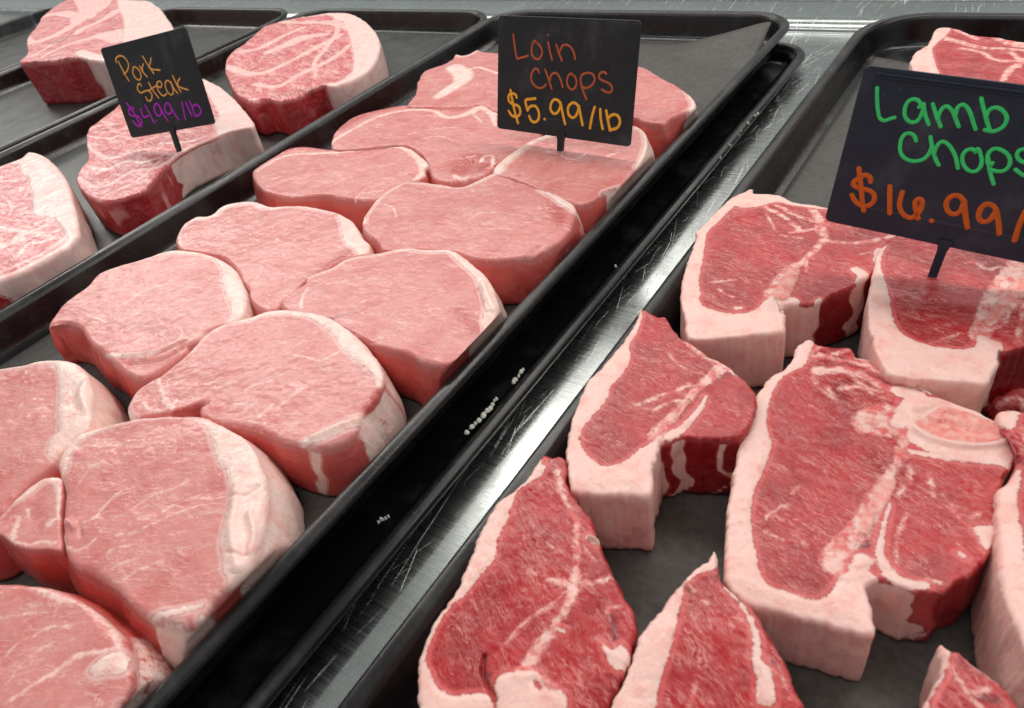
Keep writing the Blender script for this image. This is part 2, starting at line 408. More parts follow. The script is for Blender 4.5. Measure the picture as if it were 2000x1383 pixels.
# ------------------------------------------------------------------ meat
MM = 1000.0
def meat(kind, name, label, cat, group, outline, centre, ztop, zbot, prims=(), grad=(0, 0), r=2.6, N=380, K=64, mat=None, grain=0.3,
         flare=1.5, bulge=.8, rough_edge=.5, lumps=.9, seed=1, clip=None, deep=0.0, wallrows=16, dome=0.0, parts=('lean_meat', 'fat_cap', 'bone'), adopt=None):
    # plane of the cut face
    c3 = at(centre[0], centre[1], ztop); nrm = np.array([-grad[0], -grad[1], 1.0])
    def w2(px): return on_plane(px, c3, nrm)[:, :2] * MM
    O = resample(spline(outline, True, 8), N)                      # outline in photo points
    Ow = resample(w2(O), N); cw = w2([centre])[0]
    # small raggedness of the cut edge
    tg = np.roll(Ow, -1, 0) - np.roll(Ow, 1, 0); tg /= np.linalg.norm(tg, axis=1)[:, None] + 1e-9
    area_ = .5 * np.sum(Ow[:, 0] * np.roll(Ow[:, 1], -1) - np.roll(Ow[:, 0], -1) * Ow[:, 1])
    if area_ < 0: Ow = Ow[::-1].copy(); tg = -tg[::-1]
    nr = np.column_stack([tg[:, 1], -tg[:, 0]])                     # outward
    jag = noise(Ow, .16, seed, 3) * .8 + noise(Ow, .7, seed + 5, 3) * .7
    Ow = Ow + nr * (jag * rough_edge)[:, None]
    # top rings
    s = np.linspace(0, 1, K + 1)[1:]; t = 1 - (1 - s) ** 1.25
    # inner rings follow a gradually smoothed copy of the outline, so nothing folds
    def blur(Z, w):
        kx = np.exp(-np.linspace(-2, 2, 2 * w + 1) ** 2); kx /= kx.sum()
        return np.column_stack([np.convolve(np.concatenate([Z[-w:, c_], Z[:, c_], Z[:w, c_]]), kx, 'valid') for c_ in (0, 1)])
    O1, O2, O3 = blur(Ow, max(2, N // 120)), blur(Ow, N // 40), blur(Ow, N // 16)
    lv = np.clip((1 - t) / .5, 0, 1) * 3.0; lv = np.where((1 - t) < .012, 0, np.maximum(lv, .35))
    rings = []
    for k_, tt in enumerate(t):
        a_ = lv[k_]; S_ = [Ow, O1, O2, O3]; i_ = min(int(a_), 2); f_ = a_ - i_
        rings.append(cw + tt * (S_[i_] * (1 - f_) + S_[i_ + 1] * f_ - cw))
    P = np.array(rings)
    P = P.reshape(-1, 2); P = np.vstack([cw[None], P])
    A, B = Ow, np.roll(Ow, -1, 0)
    idx = np.arange(0, N, 2); A2, B2 = Ow[idx], Ow[(idx + 2) % N]
    dist = seg_dist(P, A2, B2)
    dist[-N:] = 0
    # local scale photo point -> mm
    def sc(px):
        q = w2(px); q2 = w2(np.asarray(px) + [1.0, 0]); q3 = w2(np.asarray(px) + [0, 1.0])
        return np.sqrt(np.linalg.norm(q2 - q, axis=1) * np.linalg.norm(q3 - q, axis=1))
    def fields(Q):
        fat = np.full(len(Q), -20.0); bone = np.full(len(Q), -20.0); seam = np.full(len(Q), -20.0); tint = np.zeros(len(Q)); dz = np.zeros(len(Q))
        for p in prims:
            k = p[0]
            if k in ('w',): continue
            if k == 'r':        # fat along a run of the outline
                i0 = np.argmin(np.hypot(*(Ow - w2([p[1]])[0]).T)); i1 = np.argmin(np.hypot(*(Ow - w2([p[2]])[0]).T))
                mid = np.argmin(np.hypot(*(Ow - w2([p[4]])[0]).T)) if len(p) > 4 else None
                fw = (i1 - i0) % N; bw = (i0 - i1) % N
                if mid is not None: forward = (mid - i0) % N <= fw
                else: forward = fw <= bw
                ids = (i0 + np.arange(fw + 1)) % N if forward else (i0 - np.arange(bw + 1)) % N
                ids = ids[::3] if len(ids) > 9 else ids
                line = Ow[ids]; s_ = sc([p[1]])[0] * .5 + sc([p[2]])[0] * .5
                w = np.interp(np.linspace(0, 1, len(line)), np.linspace(0, 1, len(p[3])), p[3]) * s_ * .8
                fat = np.maximum(fat, -seg_dist(Q, line[:-1], line[1:], w[:-1], w[1:]))
            elif k in ('p', 'b', 'lp', 'sp'):
                pts = w2(spline(p[1], True, 4)); d = seg_dist(Q, pts, np.roll(pts, -1, 0)); sd = np.where(in_poly(Q, pts), d, -d)
                if k == 'p': fat = np.maximum(fat, sd)
                elif k == 'b': bone = np.maximum(bone, sd)
                elif k == 'sp': seam = np.maximum(seam, sd)
                else: fat = np.minimum(fat, -sd); seam = np.minimum(seam, -sd)
            elif k in ('s', 'f', 'bs', 'd', 't'):
                px = spline(p[1], False, 4); pts = w2(px); ww = np.atleast_1d(np.array(p[2], float))
                w = np.interp(np.linspace(0, 1, len(pts)), np.linspace(0, 1, len(ww)), ww) * sc(px) * .5
                if k in ('d', 't'):
                    d = seg_dist(Q, pts[:-1], pts[1:])
                    v = p[3] * np.exp(-(d / w.mean()) ** 2)
                    if k == 'd': dz += v
                    else: tint += v
                else:
                    v = -seg_dist(Q, pts[:-1], pts[1:], w[:-1], w[1:])
                    if k == 's': seam = np.maximum(seam, v)
                    elif k == 'f': fat = np.maximum(fat, v)
                    else: bone = np.maximum(bone, v)
        return fat, bone, seam, tint, dz
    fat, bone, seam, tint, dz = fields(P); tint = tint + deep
    R_ = r * (1 + .75 * noise(P, .06, seed + 61, 2)).clip(.4, 1.8)
    rd = np.clip(dist / R_, 0, 1)
    edge = -R_ * (1 - np.sqrt(np.clip(1 - (1 - rd) ** 2, 0, 1)))
    inner = np.clip(dist / 6, 0, 1)
    base = (c3[2] * MM + grad[0] * (P[:, 0] - c3[0] * MM) + grad[1] * (P[:, 1] - c3[1] * MM))
    z = base + edge + lumps * noise(P, .045, seed + 11, 3) * inner + .22 * noise(P, .35, seed + 12, 2) * (.3 + .7 * inner)
    z += .5 * np.clip((fat + 1.8) / 3.6, 0, 1) * inner - .08 * np.exp(-(fat / .8) ** 2) * inner
    z += .5 * np.clip(bone + .4, 0, 1) + .18 * np.clip(seam + .4, 0, 1)
    z += dz * 1.0 + dome * np.clip(dist / 25, 0, 1)
    top = np.column_stack([P, z])
    # walls
    ob = Ow; fo, bo = fat[-N:].copy(), bone[-N:].copy()
    wf = np.where(fo > -1.2, np.maximum(fo, .6), fo)
    for p in prims:
        if p[0] == 'w':
            i0 = np.argmin(np.hypot(*(Ow - w2([p[1]])[0]).T)); i1 = np.argmin(np.hypot(*(Ow - w2([p[2]])[0]).T))
            mid = np.argmin(np.hypot(*(Ow - w2([p[4]])[0]).T)) if len(p) > 4 else None
            fw = (i1 - i0) % N; bw = (i0 - i1) % N
            forward = ((mid - i0) % N <= fw) if mid is not None else fw <= bw
            ids = (i0 + np.arange(fw + 1)) % N if forward else (i0 - np.arange(bw + 1)) % N
            wf[ids] = p[3]
    kk = np.exp(-np.linspace(-2, 2, 7) ** 2); kk /= kk.sum()
    wf = np.convolve(np.concatenate([wf[-3:], wf, wf[:3]]), kk, 'valid')
    rows = []; frows = []; srows = []; grows = []
    zt = top[-N:, 2]; arc = np.concatenate([[0], np.cumsum(np.linalg.norm(np.diff(Ow, axis=0), axis=1))])
    zb = zbot * MM
    fl = flare * (.6 + .8 * (noise(Ow, .03, seed + 31, 2) + .5))
    for k in range(1, wallrows + 1):
        v = k / wallrows
        zz = zt + (zb - zt) * v
        off = fl * v + bulge * math.sin(math.pi * min(v * 1.0, 1)) 
        rb = 1.8; db = (zz - zb)
        off = off - np.where(db < rb, rb * (1 - np.sqrt(np.clip(1 - (1 - db / rb) ** 2, 0, 1))), 0)
        q3 = np.column_stack([Ow, zz])
        off = off + (noise(q3 * [1, 1, .55], .085, seed + 21, 3) * 1.3 + noise(q3 * [1, 1, .4], .5, seed + 22, 2) * .14) * min(1, v * 4)
        xy = Ow + nr * off[:, None]
        rows.append(np.column_stack([xy, zz])); srows.append(np.full(N, min(1, .25 + v * 5)))
        jj = (np.arange(N) + N / (np.linalg.norm(np.diff(np.vstack([Ow, Ow[:1]]), axis=0), axis=1).sum()) * (7.0 * noise(q3 * [.4, .4, 1], .12, seed + 43, 2) * min(1, v * 2.0))) % N
        f = np.interp(jj, np.arange(N + 1), np.append(wf, wf[0])) + 2.6 * noise(q3 * [1, 1, .6], .12, seed + 41, 3) * min(1, v * 3)
        frows.append(f); grows.append(np.column_stack([arc, zz * .6, zz * 0]))
    W = np.vstack(rows)
    V = np.vstack([top, W])
    if clip is not None:            # the piece rests against the tray wall
        zl = V[:, 2]; lim = clip * MM - np.clip(34.0 - zl, 0, 40) * .16 + np.clip(zl - 34.0, 0, 7) * .8
        over = V[:, 0] - (lim - 1.2); V[:, 0] = np.where(over > 0, lim - 1.2 * np.exp(-np.clip(over, 0, 50) / 1.2), V[:, 0])
    ca, sa = math.cos(grain), math.sin(grain)
    gr = np.column_stack([P[:, 0] * ca + P[:, 1] * sa, -P[:, 0] * sa + P[:, 1] * ca, np.full(len(P), seed * 17.0)])
    FAT = np.concatenate([fat] + frows); BON = np.concatenate([bone] + [bo - .5 * (k + 1) for k in range(wallrows)])
    SEA = np.concatenate([seam] + [np.full(N, -20.0)] * 1 + [np.full(N, -20.0)] * (wallrows - 1))
    TIN = np.concatenate([tint] + [tint[-N:] * .6] * wallrows)
    SID = np.concatenate([np.clip(1 - dist / 1.6, 0, 1) * .35] + srows)
    GRA = np.vstack([gr] + grows)
    # faces
    F = []
    nrw = K + wallrows
    j = np.arange(N); jn = (j + 1) % N
    tri = np.column_stack([np.zeros(N, int), 1 + j, 1 + jn])
    quads = []
    for k in range(nrw - 1):
        a = 1 + k * N
        quads.append(np.column_stack([a + j, a + N + j, a + N + jn, a + jn]))
    quads = np.vstack(quads)
    base_o = np.array([c3[0], c3[1], zbot])
    Vm = V / MM - base_o
    # smooth normals of the whole surface, kept where the parts meet
    me0 = bpy.data.meshes.new('tmp'); allf = [tuple(x) for x in tri] + [tuple(x) for x in quads]
    me0.from_pydata(Vm.tolist(), [], allf); me0.update()
    NO = np.zeros(len(Vm) * 3); me0.vertex_normals.foreach_get('vector', NO); NO = NO.reshape(-1, 3)
    bpy.data.meshes.remove(me0)
    root = adopt[0] if adopt else thing(name, label, cat, tuple(base_o), group)
    faces = np.array([list(x) + [-1] for x in tri.tolist()] + quads.tolist())
    q4 = np.where(faces < 0, faces[:, :1], faces)
    fb = BON[q4].mean(1); ff = FAT[q4].mean(1)
    cls = np.where(fb > 0, 2, np.where(ff > 0, 1, 0))
    if adopt: cls[:] = 0; parts = (adopt[1],)
    jobs = []
    for c, pn in enumerate(parts):
        sel = faces[cls == c]
        if c == 2 and len(sel):     # separate pieces of bone are separate parts
            lab = np.full(len(Vm), len(Vm)); sv = np.where(sel < 0, sel[:, :1], sel)
            lab[np.unique(sv)] = np.unique(sv)
            for _ in range(4000):
                mn = lab[sv].min(1); new = lab.copy(); np.minimum.at(new, sv.ravel(), np.repeat(mn, 4))
                if (new == lab).all(): break
                lab = new
            l_ = lab[sv[:, 0]]
            for q in np.unique(l_): jobs.append((pn, sel[l_ == q]))
        else: jobs.append((pn, sel))
    for pn, sel in jobs:
        if len(sel) < 30:
            continue
        used, inv = np.unique(sel[sel >= 0], return_inverse=True)
        rem = -np.ones(len(Vm), int); rem[used] = np.arange(len(used))
        fl_ = [tuple(rem[i] for i in row if i >= 0) for row in sel]
        o = mesh_obj(pn, Vm[used].tolist(), fl_, mat, root)
        if adopt: o.location = Vector(tuple(base_o)) - root.location
        me = o.data
        for nm, arr in (('fat', FAT), ('bone', BON), ('seam', SEA), ('tint', TIN), ('side', SID)):
            at_ = me.attributes.new(nm, 'FLOAT', 'POINT'); at_.data.foreach_set('value', arr[used].astype(np.float32))
        at_ = me.attributes.new('grain', 'FLOAT_VECTOR', 'POINT'); at_.data.foreach_set('vector', GRA[used].astype(np.float32).ravel())
        me.normals_split_custom_set_from_vertices(NO[used].tolist())
    return root

# ---- pork loin chops
GL = 'pale pork loin chops laid out in rows'
def loin(label, outline, centre, prims, ztop=.041, **k):
    k['r'] = k.get('r', 2.6) * .62; k.setdefault('mat', M_LOIN); k.setdefault('clip', -.1822); k.setdefault('bulge', 1.5); k.setdefault('flare', 2.5)
    return meat('loin', 'loin_chop', label, 'loin chop', GL, outline, centre, ztop, .0136, prims, **k)
loin('ragged loin chop at far left of its tray, half behind the Loin Chops sign',
     T('b', (560, 590), (600, 530), (612, 470), (640, 410), (680, 385), (715, 372), (800, 335), (825, 300), (880, 308), (950, 275), (990, 285), (1060, 292), (1200, 330), (1290, 430), (1260, 600), (1150, 640), (1060, 620), (960, 585), (880, 598), (700, 600)),
     T('b', (900, 450))[0],
     [('f', T('b', (820, 380), (870, 415), (862, 455), (790, 500), (735, 535)), [16, 20, 16, 10]), ('s', T('b', (870, 400), (960, 380), (1060, 410)), [4]), ('r', T('b', (820, 305))[0], T('b', (960, 278))[0], [5, 7, 5])],
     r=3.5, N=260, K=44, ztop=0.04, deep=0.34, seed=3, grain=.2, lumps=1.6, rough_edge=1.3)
loin('loin chop in the far tray corner, showing right of the Loin Chops sign',
     T('b', (1780, 380), (1850, 368), (1900, 378), 'c', (0, 440), (70, 475), (125, 515), (165, 555), (170, 600), (100, 625), (30, 655), 'b', (1990, 690), (1900, 680), (1830, 655), (1700, 620), (1640, 480)),
     T('b', (1880, 520))[0],
     [('r', T('c', (110, 508))[0], T('c', (150, 612))[0], [3, 9, 8]), ('w', T('c', (150, 540))[0], T('c', (140, 612))[0], 2.0)],
     r=4, N=220, K=36, ztop=0.0425, deep=0.36, seed=4, grain=.3, lumps=1.4)
loin('wide loin chop with thin curved fat line, directly behind the smallest loin chop',
     T('b', (130, 800), (150, 740), (200, 690), (260, 650), (400, 610), (560, 583), (700, 598), (880, 592), (980, 585), (1040, 618), (1150, 650), (1280, 700), (1300, 765), (1200, 840), (1100, 890), (1045, 940), (1000, 975), (900, 1002), (800, 1015), (740, 1012), (700, 985), (680, 930), (640, 860), (560, 815), (450, 812), (300, 830), (160, 835)),
     T('b', (720, 780))[0],
     [('s', T('b', (135, 800), (170, 770), (260, 720), (400, 650), (560, 612), (700, 622), (780, 655), (880, 640), (980, 598), (1040, 640)), [4, 6, 5, 5, 5, 6, 9, 12, 10]),
      ('s', T('b', (1035, 640), (1050, 700)), [8, 4]), ('s', T('b', (930, 640), (975, 680)), [4, 2]),
      ('s', T('b', (640, 775), (740, 760), (810, 785)), [1.5]), ('s', T('b', (560, 750), (700, 720), (860, 710)), [1.2]),
      ('s', T('b', (970, 900), (1000, 870), (1040, 880), (1030, 930)), [6, 5, 4]), ('s', T('b', (820, 980), (870, 1000), (900, 985)), [6, 4]), ('s', T('b', (890, 880), (940, 870)), [3]),
      ('t', T('b', (850, 940), (900, 890), (960, 890), (1000, 930)), [26], .9), ('d', T('b', (870, 960), (920, 900), (940, 950)), [10], -1.6), ('d', T('b', (1000, 890), (1040, 900)), [10], 1.2),
      ('t', T('b', (180, 720), (300, 650), (500, 600), (850, 610)), [12], .45)],
     r=3.5, N=340, K=60, ztop=0.0392, deep=0.3, seed=5, grain=-.1, rough_edge=.8)
loin('loin chop with the Loin Chops sign stuck in it',
     T('b', (1035, 950), (1070, 905), (1150, 845), (1260, 775), (1400, 735), (1600, 695), (1750, 688), (1830, 700), (1885, 735), (1903, 800), (1888, 860), (1845, 930), (1790, 990), (1745, 1035), (1700, 1050), (1645, 1070), (1600, 1115), (1520, 1140), (1420, 1110), (1300, 1060), (1150, 1000), (1060, 975)),
     T('b', (1480, 920))[0],
     [('r', T('b', (1035, 950))[0], T('b', (1400, 735))[0], [18, 18, 14, 12], T('b', (1150, 845))[0]), ('r', T('b', (1800, 690))[0], T('b', (1845, 930))[0], [5, 7, 5], T('b', (1885, 735))[0]),
      ('p', T('b', (1650, 1065), (1700, 1050), (1750, 1035), (1790, 1060), (1740, 1110), (1680, 1130), (1640, 1110))),
      ('s', T('b', (1420, 870), (1470, 890), (1520, 880), (1560, 850)), [1.5]), ('s', T('b', (1680, 870), (1740, 850)), [4, 2]), ('s', T('b', (1430, 820), (1420, 870)), [1.2]),
      ('w', T('b', (1830, 700))[0], T('b', (1680, 1055))[0], 3.0, T('b', (1888, 860))[0]), ('w', T('b', (1660, 1062))[0], T('b', (1420, 1110))[0], -4.0)],
     r=2.6, N=380, K=64, ztop=0.0412, deep=0.26, seed=6, grain=.15, flare=4)
loin('smallest loin chop, at the left rim with a red strip along its back',
     T('a', (1405, 965), (1440, 930), (1530, 872), (1600, 830), (1680, 815), (1760, 820), 'b', (150, 832), (300, 830), (420, 812), (500, 808), (575, 828), (635, 868), (690, 910), (702, 928), (655, 935), (662, 985), (610, 1005), (540, 1030), (470, 1070), (400, 1110), (300, 1118), (200, 1105), (100, 1085), (0, 1095), 'a', (1620, 1100), (1500, 1078), (1430, 1025)),
     T('b', (200, 960))[0],
     [('s', T('a', (1430, 960), (1530, 895), (1640, 860), 'b', (60, 855), (200, 848), (350, 828), (500, 815), (590, 850), (640, 900), (655, 950), (610, 1000)), [4, 5, 4, 4, 5, 7, 7, 10, 14, 14, 8]),
      ('t', T('a', (1500, 880), (1650, 822), (1850, 825)), [10], .8), ('s', T('b', (250, 1130), (330, 1050), (380, 1040), (430, 1020)), [1.5]), ('s', T('b', (300, 1080), (420, 1060)), [1.5]), ('d', T('b', (650, 930), (600, 960)), [12], -1.0)],
     r=3.6, N=320, K=56, ztop=0.0378, deep=0.24, seed=7, grain=.1)
loin('loin chop with broad fat patch at upper right, directly in front of the sign',
     T('b', (305, 1240), (330, 1180), (400, 1100), (470, 1050), (560, 1010), (700, 1020), (850, 1037), (950, 1005), (1060, 952), (1130, 955), (1250, 965), (1330, 1000), (1420, 1050), (1475, 1105), (1500, 1180), (1485, 1250), (1440, 1320), 'e', (1370, 85), (1280, 125), (1150, 155), (1000, 165), (900, 150), (800, 120), (600, 110), (430, 110), (390, 65), (325, 10)),
     T('b', (880, 1230))[0],
     [('r', T('b', (305, 1240))[0], T('b', (850, 1037))[0], [6, 6, 7, 6, 7], T('b', (470, 1050))[0]), ('r', T('b', (850, 1037))[0], T('b', (1060, 952))[0], [7, 9, 9], T('b', (950, 1005))[0]),
      ('r', T('b', (1060, 952))[0], T('b', (1500, 1180))[0], [8, 12, 20, 30, 26, 6], T('b', (1330, 1000))[0]),
      ('s', T('b', (900, 1230), (960, 1190), (1050, 1180)), [1.3]), ('s', T('b', (980, 1290), (1060, 1270), (1150, 1280)), [1.3]), ('s', T('b', (430, 1140), (480, 1160), (500, 1220)), [1.2]),
      ('t', T('b', (1380, 1150), (1420, 1250)), [26], .5), ('w', T('b', (1500, 1180))[0], T('e', (1370, 85))[0], -2.5), ('d', T('e', (1200, 200), (1280, 100)), [14], -1.5)],
     r=3.4, N=420, K=72, ztop=0.0402, deep=0.27, seed=8, grain=.05, flare=3.5, bulge=1.5)
loin('loin chop with a white strip at upper left, in front of the smallest chop',
     T('a', (978, 1320), (1000, 1275), (1030, 1240), (1100, 1205), (1170, 1200), (1230, 1150), (1300, 1127), (1420, 1120), (1500, 1150), (1600, 1147), (1720, 1150), (1880, 1180), (1960, 1225), 'b', (260, 1240), (310, 1320), 'e', (350, 80), (330, 130), (200, 170), (100, 230), (0, 275), 'd', (1640, 360), (1570, 410), (1550, 440), (1490, 455), (1430, 430), (1395, 385), (1385, 330), (1350, 280), (1310, 210), (1240, 150), (1110, 120), (1010, 108), (978, 70)),
     T('d', (1480, 150))[0],
     [('r', T('a', (978, 1320))[0], T('a', (1230, 1150))[0], [3, 6, 10, 12], T('a', (1100, 1205))[0]), ('r', T('a', (1230, 1150))[0], T('a', (1880, 1180))[0], [14, 10, 8, 7, 8], T('a', (1500, 1150))[0]),
      ('r', T('b', (200, 1195))[0], T('e', (345, 95))[0], [10, 22, 28, 24], T('b', (270, 1260))[0]), ('s', T('a', (1010, 1250), (1000, 1320), 'd', (1010, 90)), [3]),
      ('t', T('d', (1700, 300), (1850, 190), (1960, 110)), [22], .55), ('s', T('d', (1530, 40), (1580, 70), (1650, 75)), [1.2])],
     r=3.4, N=380, K=66, ztop=0.0388, deep=0.22, seed=9, grain=-.1)
loin('loin chop against the right tray rim with wrinkled white fat on its right edge',
     T('d', (1560, 420), (1590, 360), (1700, 292), 'e', (0, 258), (130, 208), (230, 152), (400, 122), (560, 95), (700, 102), (800, 102), (870, 140), (940, 195), (1000, 250), (1045, 330), (1070, 420), (1055, 500), (1010, 600), (960, 670), (900, 705), (800, 740), (740, 748), (650, 728), (560, 685), (450, 655), (380, 640), (300, 600), (180, 540), (60, 500), 'd', (1850, 500), (1650, 470)),
     T('e', (530, 380))[0],
     [('r', T('e', (0, 258))[0], T('e', (560, 95))[0], [3, 6, 7, 9, 10], T('e', (230, 152))[0]), ('r', T('e', (560, 95))[0], T('e', (800, 102))[0], [10, 11, 12], T('e', (700, 102))[0]),
      ('r', T('e', (800, 102))[0], T('e', (1010, 600))[0], [12, 17, 18, 21, 25, 26, 24, 6], T('e', (1045, 330))[0]),
      ('w', T('e', (870, 140))[0], T('e', (1010, 600))[0], 3.5, T('e', (1045, 330))[0]), ('w', T('e', (1000, 620))[0], T('e', (450, 655))[0], -4.0, T('e', (800, 740))[0]),
      ('s', T('d', (1680, 430), (1690, 370), (1720, 320)), [5, 3]), ('d', T('e', (980, 300), (1040, 450)), [10], 1.4), ('d', T('e', (950, 330), (1010, 520)), [5], -.8),
      ('s', T('e', (120, 300), (200, 290), (270, 310)), [1.4]), ('s', T('e', (300, 400), (380, 370), (450, 380)), [1.2]), ('t', T('e', (850, 450), (950, 560)), [26], .45)],
     r=3.4, N=420, K=74, ztop=0.0412, deep=0.3, seed=10, grain=.12, flare=4)
loin('loin chop by the left rim with a wet shiny front edge',
     T('d', (265, 540), (282, 500), (330, 430), (400, 370), (480, 310), (520, 258), (560, 230), (640, 200), (790, 157), (900, 120), (1000, 105), (1130, 122), (1220, 150), (1300, 203), (1350, 280), (1375, 370), (1360, 460), (1290, 520), (1170, 560), (1110, 610), (1045, 640), (1035, 665), (950, 740), (880, 792), (800, 822), (720, 800), (640, 745), (595, 700), (520, 645), (470, 585), (430, 535), (340, 513), (290, 523)),
     T('d', (850, 430))[0],
     [('r', T('d', (560, 230))[0], T('d', (1000, 105))[0], [4, 6, 5, 9, 12], T('d', (790, 157))[0]), ('r', T('d', (1000, 105))[0], T('d', (1220, 150))[0], [12, 8, 7], T('d', (1130, 122))[0]),
      ('r', T('d', (1220, 150))[0], T('d', (1290, 520))[0], [7, 16, 28, 30, 22, 8], T('d', (1375, 370))[0]),
      ('s', T('d', (570, 690), (650, 700), (740, 700), (830, 690), (900, 665), (960, 630), (1030, 605)), [3, 8, 11, 9, 7, 9, 9]),
      ('d', T('d', (700, 700), (880, 670), (1030, 610)), [9], 1.3), ('d', T('d', (720, 745), (900, 720), (1010, 660)), [10], -1.2), ('t', T('d', (740, 760), (900, 740), (1000, 670)), [13], .35), ('t', T('d', (300, 480), (380, 420)), [20], .4),
      ('s', T('d', (690, 410), (760, 360), (850, 320), (900, 305)), [1.3]), ('s', T('d', (500, 480), (600, 520)), [1.3]), ('s', T('d', (1000, 540), (1010, 580), (990, 610)), [2]),
      ('w', T('d', (1350, 280))[0], T('d', (1300, 515))[0], 3.0, T('d', (1375, 370))[0]), ('w', T('d', (1170, 560))[0], T('d', (265, 540))[0], -3.0, T('d', (595, 700))[0])],
     r=3.6, N=440, K=76, ztop=0.0398, deep=0.14, seed=11, grain=.25)
loin('big loin chop tapering to a point at left, notched front edge',
     T('d', (708, 1000), (722, 950), (765, 885), (850, 828), (900, 800), (1000, 720), (1080, 642), (1140, 580), (1250, 520), (1400, 480), (1500, 445), (1630, 437), (1780, 457), (1900, 510), (2000, 590), 'e', (350, 655), (400, 730), (425, 800), (415, 870), (365, 950), (315, 1010), (290, 1080), (250, 1135), (170, 1185), (80, 1205), (0, 1200), 'd', (1700, 1195), (1600, 1175), (1500, 1140), (1400, 1100), (1280, 1080), (1170, 1060), (1115, 1030), (1105, 995), (1125, 960), (1060, 985), (1000, 1005), (900, 1020), (800, 1042), (740, 1050), (715, 1030)),
     T('d', (1420, 800))[0],
     [('r', T('d', (1080, 642))[0], T('d', (1500, 445))[0], [5, 9, 11, 15], T('d', (1250, 520))[0]), ('r', T('d', (1500, 445))[0], T('d', (1900, 510))[0], [16, 17, 19, 26], T('d', (1630, 437))[0]),
      ('r', T('d', (1900, 510))[0], T('e', (425, 800))[0], [26, 32, 38, 36, 26, 14], T('e', (350, 655))[0]), ('s', T('e', (425, 800), (400, 860)), [14, 10]),
      ('r', T('d', (1080, 642))[0], T('d', (740, 1050))[0], [4, 3, 4, 3, 5], T('d', (850, 828))[0]),
      ('f', T('e', (-20, 1185), (80, 1150), (180, 1100), (250, 1070), (290, 1050)), [10, 22, 26, 24, 14]), ('d', T('e', (40, 1160), (180, 1100), (280, 1060)), [14], 1.5),
      ('s', T('d', (880, 830), (895, 890), (925, 955), (960, 990)), [4, 6, 8, 8]), ('s', T('d', (800, 960), (830, 1000), (920, 1000), (980, 950)), [4, 3, 5]), ('s', T('d', (925, 870), (940, 830)), [2]),
      ('t', T('d', (980, 1005), (1090, 975)), [14], .7), ('d', T('d', (1100, 975), (1150, 965)), [8], -1),
      ('s', T('d', (1360, 900), (1400, 870), (1480, 850), (1580, 800)), [2.4, 1.6]), ('s', T('d', (1310, 970), (1400, 975), (1430, 950)), [2]), ('s', T('d', (1390, 1065), (1440, 1040), (1500, 990), (1520, 970)), [3.4, 2, 1.5]), ('s', T('d', (1740, 725), (1800, 730), (1880, 690), (1930, 640)), [2.2]),
      ('s', T('d', (1640, 700), (1760, 720)), [1.5]), ('s', T('d', (1560, 980), (1680, 880)), [2]), ('s', T('d', (1250, 860), (1330, 850)), [1.5]), ('t', T('e', (330, 980), (380, 900)), [16], .6),
      ('w', T('d', (1900, 510))[0], T('e', (420, 830))[0], 3.0, T('e', (350, 655))[0]), ('w', T('e', (415, 860))[0], T('e', (330, 985))[0], 1.0), ('w', T('e', (330, 990))[0], T('e', (270, 1110))[0], 3.0), ('w', T('e', (200, 1165))[0], T('e', (60, 1205))[0], -4), ('w', T('e', (60, 1205))[0], T('e', (0, 1200))[0], .8), ('w', T('e', (-10, 1198))[0], T('d', (708, 1000))[0], -4, T('d', (1400, 1100))[0])],
     r=3.4, N=520, K=84, ztop=0.0412, deep=0.12, seed=12, grain=.3, flare=3.5)
loin('loin chop cut off by the left picture edge, thick pale fat on its right',
     T('d', (-300, 800), (-100, 782), (0, 767), (130, 747), (230, 720), (330, 715), (405, 728), (465, 768), (500, 825), (515, 900), (515, 1000), (495, 1090), (400, 1175), (320, 1255), (250, 1325), (150, 1410), 'g', (60, 220), (0, 290), (-200, 400), (-500, 200), 'd', (-600, 1100)),
     T('d', (80, 1050))[0],
     [('r', T('d', (-100, 782))[0], T('d', (330, 715))[0], [5, 6, 9, 12], T('d', (130, 747))[0]), ('r', T('d', (330, 715))[0], T('d', (400, 1175))[0], [14, 36, 50, 54, 50, 40], T('d', (515, 900))[0]), ('f', T('d', (400, 740), (450, 850), (450, 1050)), [20, 40, 40, 36]),
      ('w', T('d', (405, 728))[0], T('d', (400, 1175))[0], 3.5, T('d', (515, 900))[0]), ('d', T('d', (480, 850), (460, 920), (490, 1000)), [14], 1.4),
      ('t', T('d', (130, 800), (220, 850)), [24], .35)],
     r=4, N=380, K=66, ztop=0.0398, deep=0.1, seed=13, grain=.4, flare=4)
